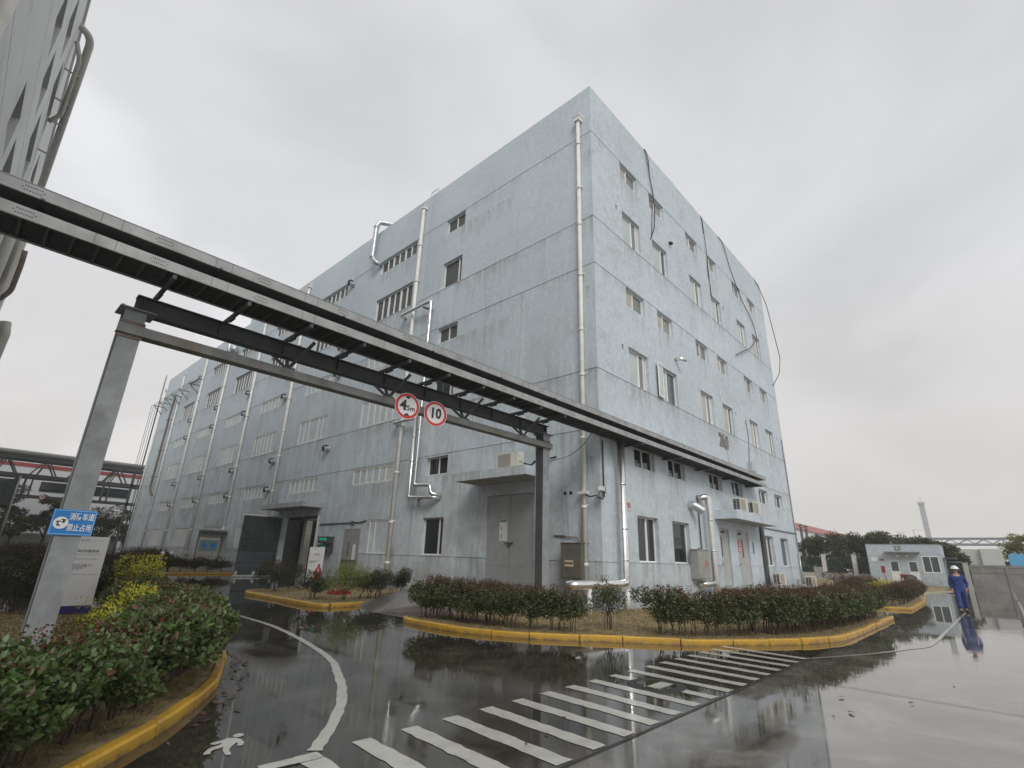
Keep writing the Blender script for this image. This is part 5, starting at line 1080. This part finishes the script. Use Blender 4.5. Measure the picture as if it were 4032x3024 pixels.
# ------------------------------------------------------------------ gatehouse, fence, far wall (x = 50 line)
X = 50.0
gh = tag(empty('gatehouse', (X, -2.4, .4)), 'small flat-roofed blue-grey gatehouse numbered 23 beyond the lawn', 'building')
def GH(mb, nm, mt, par=None): o = mb.build(nm, mt, par or gh); 
def ghb(mb, nm, mt):
    o = mb.build(nm, mt, gh); o.matrix_parent_inverse = Matrix.Translation((-X, 2.4, -.4)); return o
b = MB(); 
face_grid(b, (X, .52, 0), (0, -1, 0), (-1, 0, 0), (0, 5.9), (.2, 3.95), [(1.73, 2.56, .62, 2.5, .1), (3.2, 4.02, .62, 2.5, .1), (4.35, 5.68, 1.42, 2.95, .1)])
b.poly([(X, -5.38, .2), (X + 4, -5.38, .2), (X + 4, -5.38, 3.95), (X, -5.38, 3.95)]); b.poly([(X, .52, .2), (X + 4, .52, .2), (X + 4, .52, 3.95), (X, .52, 3.95)]); b.poly([(X + 4, .52, .2), (X + 4, -5.38, .2), (X + 4, -5.38, 3.95), (X + 4, .52, 3.95)])
ghb(b, 'wall', 'wall2'); b = MB(); b.box(X - .02, X + 4.02, -5.42, .56, 3.95, 4.03); ghb(b, 'roof', 'roof')
for y in (-1.22, -2.69):
    b = MB(); b.box(X + .03, X + .08, y - .8, y, .62, 2.48, 0); b.box(X + .0, X + .03, y - .68, y - .12, 1.5, 2.36, 1); ghb(b, 'door', ['white', 'g_green'])
b = MB(); b.box(X - .02, X + .08, -5.17, -3.82, 1.4, 1.5, 0); b.box(X - .02, X + .08, -5.17, -3.82, 2.85, 2.95, 0); b.box(X - .021, X + .08, -5.17, -5.07, 1.5, 2.85, 0); b.box(X - .021, X + .08, -3.92, -3.82, 1.5, 2.85, 0); b.box(X - .021, X + .07, -4.52, -4.45, 1.5, 2.85, 0); b.box(X + .03, X + .05, -5.07, -3.92, 1.5, 2.85, 1)
ghb(b, 'window', ['white', 'g_green'])
b = MB(); b.box(X - .7, X, -3.85, -1.0, 3.22, 3.3); ghb(b, 'door_canopy', 'steel'); b = MB()
for y in (-2.0, -2.75): b.tube([(X - .25, y, 2.9), (X - .1, y, 2.95)], .13, 12)
ghb(b, 'floodlight', 'white')
o = text_obj('building_number', '23', .62, (X - .02, -2.1, 3.62), 'bronze', gh, rz=-PI / 2, ext=.02, bold=.015); o.matrix_parent_inverse = Matrix.Translation((-X, 2.4, -.4))
b = MB(); b.box(X - .02, X, -.3, .25, 2.35, 2.72, 0); b.box(X - .02, X, -.85, -.45, 2.4, 2.62, 1); ghb(b, 'name_plate', ['signwhite', 'bronze'])
# fence
fe = tag(empty('boundary_fence', (55, 5, .4)), 'dark green railing fence between white pillars behind the lawn', 'fence')
def feb(mb, nm, mt): o = mb.build(nm, mt, fe); o.matrix_parent_inverse = Matrix.Translation((-55, -5, -.4)); return o
b = MB(); y = .6
while y < 30: b.bar((55, y, 1.1), (55, y, 2.75), .04); y += .17
b.bar((55, .5, 2.7), (55, 30, 2.7), .06); b.bar((55, .5, 1.25), (55, 30, 1.25), .06); feb(b, 'railing', 'fence')
b = MB(); b.box(54.9, 55.1, .5, 30, .2, 1.05); feb(b, 'plinth_wall', 'greywall')
for y in (2.6, 5.6, 8.6, 11.6, 14.6): b = MB(); b.box(54.8, 55.2, y - .2, y + .2, .2, 3.0); b.box(54.76, 55.24, y - .24, y + .24, 3.0, 3.06); feb(b, 'pillar', 'pillar')
# gate and panel wall
b = MB(); b.box(51, 51.2, -22, -7.15, 0, 2.05); b.box(50.96, 51.24, -22, -7.15, 2.05, 2.25)
for y in [-7.2 - 2.4 * i for i in range(7)]: b.box(50.93, 51.22, y - .12, y + .02, 0, 2.05)
for y in [-7.2 - 1.2 * i for i in range(13)]: b.box(50.97, 51.0, y - .62, y - .6, 1.6, 2.05)
b.box(50.96, 51.0, -22, -7.2, 1.55, 1.58); tag(b.build('panel_wall', 'cwall'), 'grey streaked concrete panel wall closing the road beyond the walker', 'wall')
b = MB(); b.box(50.4, 50.9, -7.1, -6.75, 0, 2.35); b.box(50.35, 50.95, -7.15, -6.7, 2.35, 2.42); tag(b.build('gate_pillar', 'greywall'), 'pale concrete gate pillar at the end of the grey panel wall', 'pillar')
gt = tag(empty('slatted_gate', (51, -6, .3)), 'dark slatted metal gate between the gatehouse and the gate pillar', 'gate')
b = MB()
for i in range(12): b.box(50.98, 51.02, -6.7, -5.5, .35 + i * .17, .44 + i * .17)
o = b.build('slats', 'fence', gt); o.matrix_parent_inverse = Matrix.Translation((-51, 6, -.3))
b = MB(); b.box(50.95, 51.05, -5.5, -5.42, .2, 2.5); b.box(50.95, 51.05, -6.74, -6.68, .2, 2.5); b.box(50.95, 51.05, -6.68, -5.5, 2.42, 2.5); o = b.build('frame', 'steel', gt); o.matrix_parent_inverse = Matrix.Translation((-51, 6, -.3))
b = MB(); b.box(50.6, 53, -6.35, -5.45, 2.7, 2.85, 0); b.box(52.8, 53, -6.3, -5.5, 0, 2.7, 1); tag(b.build('gate_shelter', ['steel_dk', 'dark']), 'dark flat shelter roof over the slatted gate', 'shelter')
# bits on the lawn
b = MB(); b.box(47.9, 47.95, 4.3, 5.1, .6, 1.65, 0); b.box(47.9, 47.95, 4.35, 4.42, .1, .6, 0); b.box(47.9, 47.95, 4.98, 5.05, .1, .6, 0); tag(b.build('grey_sign_panel', 'cab2'), 'plain grey panel sign on legs before the green fence', 'sign')
for y, lb in ((1.25, 'low white marker post near the railing fence'), (-.66, 'low white marker post before the gatehouse door')):
    b = MB(); b.box(47.5, 47.62, y - .07, y + .07, .2, .95); b.box(47.49, 47.63, y - .075, y + .075, .85, .9); tag(b.build('marker_post', 'pillar'), lb, 'post')
b = MB(); b.tube([(46, -1.35, .2), (46, -1.15, 1.35)], .03, 8); b.box(45.97, 46.02, -1.3, -1.0, 1.3, 1.9); tag(b.build('small_red_sign', 'hyd'), 'small dark red sign on a thin post before the gatehouse', 'sign')
r = tag(empty('fire_equipment_box', (48, -2.35, .3)), 'dark red fire box standing on the lawn between the gatehouse doors', 'fire box')
b = MB(); b.box(-.15, .15, -.22, .22, .1, .85, 0); b.box(-.2, .2, -.27, .27, .85, .92, 0); b.build('case', 'hyd', r); b = MB(); b.box(-.16, -.15, -.12, .12, .3, .6); b.build('notice', 'pillar', r)
def clipped(loc, h, w_, label, pal, seed, name='topiary_bush'):
    rs = np.random.RandomState(seed); r = tag(empty(name, loc), label, 'bush'); n = 1500; d_ = rs.normal(size=(n, 3)); d_ /= np.linalg.norm(d_, axis=1)[:, None]; rr = rs.uniform(.5, 1, n) ** .4
    P_ = d_ * rr[:, None] * np.array([w_, w_, h * .33]) + np.array([0, 0, h * .68]); leaf_cloud('foliage', P_, rs.uniform(.05, .1, n), pick(rs, pal, n), 'leaf', parent=r, rs=rs)
    b = MB(); b.tube([(0, 0, 0), (.03, .02, h * .3), (0, 0, h * .6)], [.05, .04, .03], 6); b.tube([(.02, 0, h * .25), (.2, .15, h * .6)], [.03, .015], 5); b.tube([(.02, 0, h * .25), (-.1, -.2, h * .6)], [.03, .015], 5); b.build('trunk', 'bark', r)
clipped((46, -3.05, .25), .95, .52, 'small dark topiary bush on a short trunk under the gatehouse window', BR * .8, 200)
clipped((38, 1.4, .15), 1.2, .9, 'round dark russet bush on the lawn before the railing fence', BR, 201, 'round_bush')
# ------------------------------------------------------------------ trees
def tree(loc, h, w_, n, pal, label, seed, size=.22, group='trees behind the fence', tz=.35, cat='tree', name='tree', flat=.5, cl=14):
    rs = np.random.RandomState(seed); r = tag(empty(name, loc), label, cat, group)
    cs = np.c_[rs.uniform(-.5, .5, cl) * w_, rs.uniform(-.5, .5, cl) * w_, rs.uniform(h * tz, h * .88, cl)]; rad = rs.uniform(.14, .3, cl) * w_
    top = 1 - ((cs[:, 2] - h * tz) / (h * .6)) * .45; cs[:, 0] *= top; cs[:, 1] *= top
    ci = rs.randint(cl, size=n); d_ = rs.normal(size=(n, 3)); d_ /= np.linalg.norm(d_, axis=1)[:, None]; rr = rs.uniform(.3, 1.08, n) ** .6
    P_ = cs[ci] + d_ * (rr * rad[ci])[:, None] * np.array([1, 1, .75]); shade = rs.uniform(.7, 1.25, cl)[ci]
    leaf_cloud('crown', P_, size * rs.uniform(.6, 1.3, n), pick(rs, pal, n) * shade[:, None], 'leaf_far', parent=r, rs=rs, aspect=.6)
    b = MB(); b.tube([(0, 0, -.1), (.05, .03, h * .25), (0, 0, h * .55)], [.03 * h * .8, .025 * h * .7, .01 * h], 8)
    for k in range(5): c = cs[k]; b.tube([(0, 0, h * .22 + .04 * k * h), (c[0] * .5, c[1] * .5, (h * .3 + c[2]) / 2), tuple(c)], [.013 * h, .009 * h, .003 * h], 5)
    b.build('trunk', 'bark', r); return r
TG = np.array([(.085, .10, .052), (.11, .12, .065), (.065, .078, .042), (.13, .14, .08)])
for i, (y, h, w_) in enumerate(((9.8, 4.8, 3.6), (7.0, 5.2, 3.4), (4.2, 5.3, 3.6), (2.4, 5.9, 3.4), (.4, 5.6, 3.4), (-1.6, 5.2, 3.6), (-3.6, 5.1, 3.2), (-5.0, 4.7, 2.8), (-6.0, 4.0, 2.0))):
    tree((57.5 + (i % 2) * 1.2, y, .3), h, w_, 9500, TG, f'{WORDS[i]} dense green tree behind the fence and gatehouse counting from the factory corner', 210 + i, tz=.12, cl=34)
for i, (y, h) in enumerate(((13.5, 5.0), (17, 5.2))): tree((60, y, .3), h, 4, 3000, TG, ('green tree mostly hidden by the factory corner', 'farther green tree mostly hidden by the factory corner')[i], 225 + i, tz=.15)
BAM = np.array([(.17, .16, .05), (.22, .20, .07), (.13, .13, .045), (.26, .22, .09)])
for i, (y, h, w_) in enumerate(((-11.0, 6.4, 3.2), (-13.3, 6.6, 3.4), (-16, 6.6, 3.6))): tree((66, y, 0), h, w_, 5200, BAM, f'{WORDS[i]} yellow-green willow clump rising behind the blue truck', 230 + i, size=.2, tz=.2, group='yellow-green clumps beyond the wall', cl=22)
WB = np.array([(.08, .085, .035), (.11, .105, .045), (.14, .12, .06), (.09, .075, .045)])
for i, (x, y, h, w_, lb) in enumerate(((-11.2, 74, 8.9, 4.2, 'olive tree behind the pipe bridge at the edge of view'), (-9.6, 72.5, 6.2, 3.0, 'sparse olive tree under the pipe bridge beside the white building'), (-6.6, 74, 8.4, 3.2, 'thin pale-flecked tree in front of the white building'), (-1.4, 73.5, 6.8, 4.2, 'full olive tree under the pipe bridge by the factory corner'), (1.6, 75, 6.4, 3.4, 'olive tree tucked behind the factory corner'))):
    tree((x, y, 0), h, w_, 3400, WB, lb, 240 + i, size=.22, group='trees beyond the pipe bridge', tz=.35)
# ------------------------------------------------------------------ far right: containers, truck, bridge, tower, warehouse
b = MB(); b.box(58, 64, -8.0, -6.2, 0, 3.85); tag(b.build('shipping_container', 'cont'), 'greyer pale container box behind the panel wall beside the trees', 'container', 'container boxes behind the wall')
b = MB(); b.box(57.7, 64, -9.7, -8.03, 0, 3.9); b.box(57.68, 57.7, -9.6, -8.1, .4, 3.8); tag(b.build('shipping_container', 'cont'), 'whiter pale container box behind the panel wall next to the blue truck', 'container', 'container boxes behind the wall')
tk = tag(empty('truck', (62, -11, 0)), 'light blue lorry cab showing above the panel wall', 'truck')
b = MB(); b.add([(x, y, z) for x in (-1.0, 1.0) for y, z in ((.9, 1.0), (.9, 3.35), (.5, 3.6), (-.3, 3.45), (-1.0, 2.95), (-1.3, 2.6), (-1.35, 1.0))], [(0, 1, 2, 3, 4, 5, 6)[::-1], (7, 8, 9, 10, 11, 12, 13)] + [(i, (i + 1) % 7, 7 + (i + 1) % 7, 7 + i) for i in range(7)]); b.build('cab', 'truck', tk)
b = MB(); b.box(-1.02, -1.0, -1.1, -.3, 2.0, 2.75); b.build('window', 'g_dark', tk); b = MB(); b.box(-.9, .9, .92, 3.0, 1.0, 2.75, 0); b.build('deck', 'dark', tk)
b = MB()
for y in (-.7, 1.8): b.tube([(-1.05, y, .5), (-.75, y, .5)], .5, 18); b.tube([(.75, y, .5), (1.05, y, .5)], .5, 18)
b.build('wheel', 'black', tk); b = MB(); b.box(-1.1, 1.1, -1.4, 3.0, .55, 1.0); b.build('chassis', 'steel_dk', tk)
b = MB(); Yb = [-60 + 3.2 * i for i in range(60)]
for x in (159, 161):
    b.box(x - .15, x + .15, -80, 130, 9.25, 9.75); b.box(x - .15, x + .15, -80, 130, 7.85, 8.35)
    for i, y in enumerate(Yb): b.bar((x, y, 8.3), (x, y + 1.6, 9.3), .16); b.bar((x, y + 1.6, 9.3), (x, y + 3.2, 8.3), .16)
for y in (-50, -26, 6, 34, 62): b.box(159, 161, y - .3, y + .3, 0, 7.85)
tag(b.build('pipe_bridge', 'farsteel'), 'long grey truss pipe bridge on the horizon beyond the gatehouse', 'bridge')
tw = tag(empty('lattice_tower', (300, 13.5, 0)), 'slim pale tower standing alone on the horizon above the gatehouse', 'tower')
b = MB(); b.box(-1, 1, -1.0, 1.0, 0, 32.2)
for z in range(2, 32, 3): b.box(-1.1, 1.1, -1.1, 1.1, z, z + .25)
b.build('shaft', 'mist', tw); b = MB(); b.box(-1.3, 1.3, -1.3, 1.3, 31.6, 32.6); b.tube([(0, 0, 32.6), (0, 0, 36)], .08, 6); b.build('head', 'mist', tw)
for i, (y, z, l) in enumerate(((20.5, 21, 3), (26.5, 20, 4))):
    b = MB(); b.bar((320, y, 0), (320, y, z), .3); b.bar((320, y - l, z), (320, y + l * .4, z), .2); tag(b.build('tower_crane', 'mist'), ('faint crane nearer the slim tower on the horizon', 'faint crane farther from the slim tower on the horizon')[i], 'crane', 'faint cranes on the horizon')
wh = tag(empty('warehouse', (120, 20, 0)), 'low white warehouse with pink-red roof edge beyond the factory corner', 'warehouse')
b = MB(); b.box(60, 200, 20, 60, 0, 8.9); o = b.build('wall', 'whitewall', wh); o.matrix_parent_inverse = Matrix.Translation((-120, -20, 0))
b = MB(); b.box(59.6, 200.4, 19.6, 60.4, 8.9, 10.0); b.box(95, 100, 19.4, 19.98, 6.2, 8.2); o = b.build('roof_edge', 'pink', wh); o.matrix_parent_inverse = Matrix.Translation((-120, -20, 0))
for i, x in enumerate((62.6, 65.3)):
    b = MB(); b.tube([(0, 0, 0), (0, 0, 6.6)], .16, 10); b.tube([(0, 0, 6.75), (0, 0, 7.05)], [.36, .02], 10); b.bar((0, .1, 6.5), (0, .1, 6.8), .04)
    o = b.build('flue_stack', 'steel_dk'); o.location = (x, 9.35 + .05 * i, 0); tag(o, ('nearer dark capped flue stack before the white warehouse', 'farther dark capped flue stack before the white warehouse')[i], 'chimney', 'dark flue stacks')
# ------------------------------------------------------------------ far left: pipe bridge, white building, low wall
rk = tag(empty('pipe_rack', (-8, 69, 0)), 'steel truss pipe rack crossing the road end beyond the factory', 'pipe rack')
def rkb(mb, nm, mt): o = mb.build(nm, mt, rk); o.matrix_parent_inverse = Matrix.Translation((8, -69, 0)); return o
b = MB()
for y in (68.6, 70.6):
    for z0, z1 in ((10.35, 10.7), (8.45, 8.85)): b.box(-60, .8, y - .1, y + .1, z0, z1)
    x = -1.0; 
    while x > -58:
        b.bar((x, y, 8.85), (x - .9, y, 10.4), .14); b.bar((x - .9, y, 10.4), (x - 1.3, y, 10.4), .14); b.bar((x - 1.3, y, 10.4), (x - 2.2, y, 8.85), .14); b.bar((x - 1.1, y, 10.35), (x - 1.6, y, 8.85), .12); x -= 3.35
rkb(b, 'truss', 'steel_dk')
b = MB()
for i, (y, z, r_) in enumerate(((68.9, 11.15, .25), (69.5, 11.05, .18), (70.1, 11.1, .22))): b.tube([(-60, y, z), (.6, y, z)], r_, 10, i % 2)
rkb(b, 'pipe', ['pipe_tan', 'galv'])
b = MB(); 
for x in (-.4, .5): b.box(x - .12, x + .12, 68.5, 68.75, 0, 10.4); 
for x in (-10.1, -3.1): b.box(x - .1, x + .1, 68.5, 68.7, 6.5, 8.5); b.box(x + .5, x + .65, 68.5, 68.7, 6.5, 8.5)
b.box(-60, .6, 68.5, 68.8, 6.25, 6.6); b.box(-22, -21.7, 68.5, 68.8, 0, 10.4); rkb(b, 'support_frame', 'steel_dk')
sg = tag(empty('round_traffic_sign', (-8.3, 68.4, 6.45)), 'tiny round speed sign hanging on the far pipe rack', 'traffic sign'); d = MB(); d.tube([(0, 0, 0), (0, .03, 0)], .3, 20, 0); d.build('plate', 'red', sg); d = MB(); d.tube([(0, -.02, 0), (0, -.001, 0)], .23, 20); d.build('face', 'signwhite', sg); text_obj('numeral', '10', .3, (0, -.03, 0), 'ink', sg, ext=.002, bold=.01)
wb_ = tag(empty('white_building', (-20, 80, 0)), 'white industrial building with a dark red band seen through the pipe rack', 'building')
def wbb(mb, nm, mt): o = mb.build(nm, mt, wb_); o.matrix_parent_inverse = Matrix.Translation((20, -80, 0)); return o
b = MB(); b.box(-60, 30, 80, 100, 0, 11.9); wbb(b, 'wall', 'whitewall'); b = MB(); b.box(-60, 30, 79.96, 79.99, 10.75, 11.25); wbb(b, 'red_band', 'stripe')
for x0, x1, z0, z1 in ((-7.9, -5.2, 7.9, 9.1), (-2.5, 1.7, 7.9, 9.1), (-8.0, -5.9, 4.0, 5.0), (-13, -10.5, 7.9, 9.1), (-3, 1, 4.0, 5.0)): b = MB(); b.box(x0, x1, 79.9, 79.97, z0, z1); wbb(b, 'window', 'g_dark')
b = MB(); b.box(-60, .9, 75.8, 76, 0, 2.65); tag(b.build('boundary_wall', 'greywall'), 'low pale grey wall in front of the white building', 'wall')
cp = tag(empty('canopy_shelter', (-13, 40, 0)), 'dark tent-shaped canopy on a thin pole at the edge of view', 'canopy')
def cpb(mb, nm, mt): o = mb.build(nm, mt, cp); o.matrix_parent_inverse = Matrix.Translation((13, -40, 0)); return o
b = MB(); b.add([(-12.15, 40, 5.9), (-16, 40, 3.9), (-16, 46, 3.9), (-12.15, 46, 5.9), (-12.15, 40, 4.0), (-12.15, 46, 4.0)], [(0, 1, 4), (0, 1, 2, 3), (3, 2, 5), (1, 2, 5, 4), (0, 3, 5, 4)]); cpb(b, 'roof', 'steel_dk')
b = MB(); b.tube([(-12.1, 39.9, 0), (-12.1, 39.9, 6.0)], .06, 8); cpb(b, 'pole', 'galv'); b = MB()
for z in (2.2, 2.6, 3.1, 3.5): b.box(-16, -12.3, 40.1, 40.2, z, z + .14)
cpb(b, 'slats', 'galv')
for i, (x, y) in enumerate(((-5.1, 29.0), (-4.3, 30.2))):
    r = tag(empty('garden_lamp', (x, y, .1)), ('white globe garden lamp in the hedge of the far bed', 'second globe garden lamp nearer the factory wall')[i], 'lamp', 'garden lamps in the far bed'); d = MB(); d.tube([(0, 0, 0), (0, 0, 1.0)], .04, 8); d.build('post', 'rust', r); d = MB(); d.ball((0, 0, 1.1), .12); d.build('globe', 'helmet', r)
# ------------------------------------------------------------------ tall block beside the camera
tb = tag(empty('tall_grey_block', (-16.7, 30, 0)), 'tall pale grey block with deep-set windows looming at the road side', 'building')
XT = -16.7
def tbb(mb, nm, mt): o = mb.build(nm, mt, tb); o.matrix_parent_inverse = Matrix.Translation((16.7, -30, 0)); return o
TC = [(11.0, 13.3), (14.6, 17.4), (19.2, 24.0), (28, 32), (36, 40), (44, 48)]; TR_ = [(22.3, 23.8), (19.0, 20.6), (14.2, 16.0), (10, 11.6)]
hh = [(a, b_, z0, z1, .35) for a, b_ in TC for z0, z1 in TR_] + [(-3, 60, z - .025, z + .025, .02) for z in (24.9, 21.7, 17.6, 13.2)]
b = MB(); face_grid(b, (XT, 0, 0), (0, 1, 0), (1, 0, 0), (-3.0, 60), (0, 27.0), hh)
b.poly([(XT, -3, 0), (XT - 20, -3, 0), (XT - 20, -3, 27), (XT, -3, 27)]); b.poly([(XT, 60, 0), (XT - 20, 60, 0), (XT - 20, 60, 27), (XT, 60, 27)]); b.poly([(XT, -3, 27), (XT - 20, -3, 27), (XT - 20, 60, 27), (XT, 60, 27)]); b.box(XT - .02, XT + .1, -3, 60, 26.8, 27.05)
tbb(b, 'wall', 'tower')
tw0 = None
for a, b_ in TC:
    for z0, z1 in TR_:
        m2 = MB(); m2.box(XT - .33, XT - .3, a, b_, z0, z1, 1)
        for k in range(4): yy = a + (b_ - a) * k / 3; m2.box(XT - .3, XT - .26, yy - .03, yy + .03, z0, z1, 0)
        o = m2.build('window', ['frame', 'g_film2']); o.parent = tb; o.matrix_parent_inverse = Matrix.Translation((16.7, -30, 0))
b = MB(); b.tube([(XT - .3, 19.0, 26.2), (XT + .55, 19.6, 26.3), (XT + .6, 21.2, 24.3), (XT + .6, 27.2, 21.1), (XT + .55, 26.8, 17.2), (XT + .5, 29.4, 15.7), (XT + .5, 31, 8)], .17, 12, bend=.5)
tbb(b, 'duct', 'pipe_tan'); b = MB(); b.tube([(XT + .9, 30.0, 18.2), (XT + .95, 30.3, 17.4), (XT + .95, 31.0, 15.8), (XT + .6, 31.2, 15.2)], .14, 10, bend=.3); tbb(b, 'duct', 'rust')
b = MB(); b.tube([(XT + .1, 19.6, 25.6), (XT + .42, 20.0, 25.0), (XT + .45, 22.4, 23.0), (XT + .1, 22.8, 22.6)], .10, 12, bend=.3)
for y, z in ((20.6, 24.5), (22.0, 23.6), (23.2, 23.0), (25, 22.1)): b.bar((XT, y, z), (XT + .62, y + .1, z), .07)
tbb(b, 'duct', 'pipe_tan')
for pts, r_ in (([(XT + .35, 24.6, 19.5), (XT + .4, 25, 8)], .22), ([(XT + .45, 33, 20), (XT + .45, 33, 8)], .3), ([(XT + 1.1, 38, 16), (XT + 1.25, 38, 15.2), (XT + 1.1, 39, 6)], .3)): b = MB(); b.tube(pts, r_, 12); tbb(b, 'duct', 'pipe_tan')
b = MB(); b.tube([(XT + .4, 1.15, 0), (XT + .4, 1.15, 27)], .11, 14); tbb(b, 'duct', 'pvc')

# ------------------------------------------------------------------ damp haze
hb_ = MB(); hb_.box(-420, 460, -420, 420, -1.0, 40.0); hz = hb_.build('haze', 'dark'); tag(hz, kind='stuff')
hm = bpy.data.materials.new('haze_air'); hm.use_nodes = True; ht = hm.node_tree; ht.nodes.clear()
ho = N(ht, 'ShaderNodeOutputMaterial'); pv = N(ht, 'ShaderNodeVolumePrincipled'); pv.inputs['Color'].default_value = (.93, .94, .96, 1); pv.inputs['Density'].default_value = .0009; pv.inputs['Anisotropy'].default_value = .2
ht.links.new(pv.outputs[0], ho.inputs['Volume']); hz.data.materials.clear(); hz.data.materials.append(hm)
sc.cycles.volume_bounces = 1
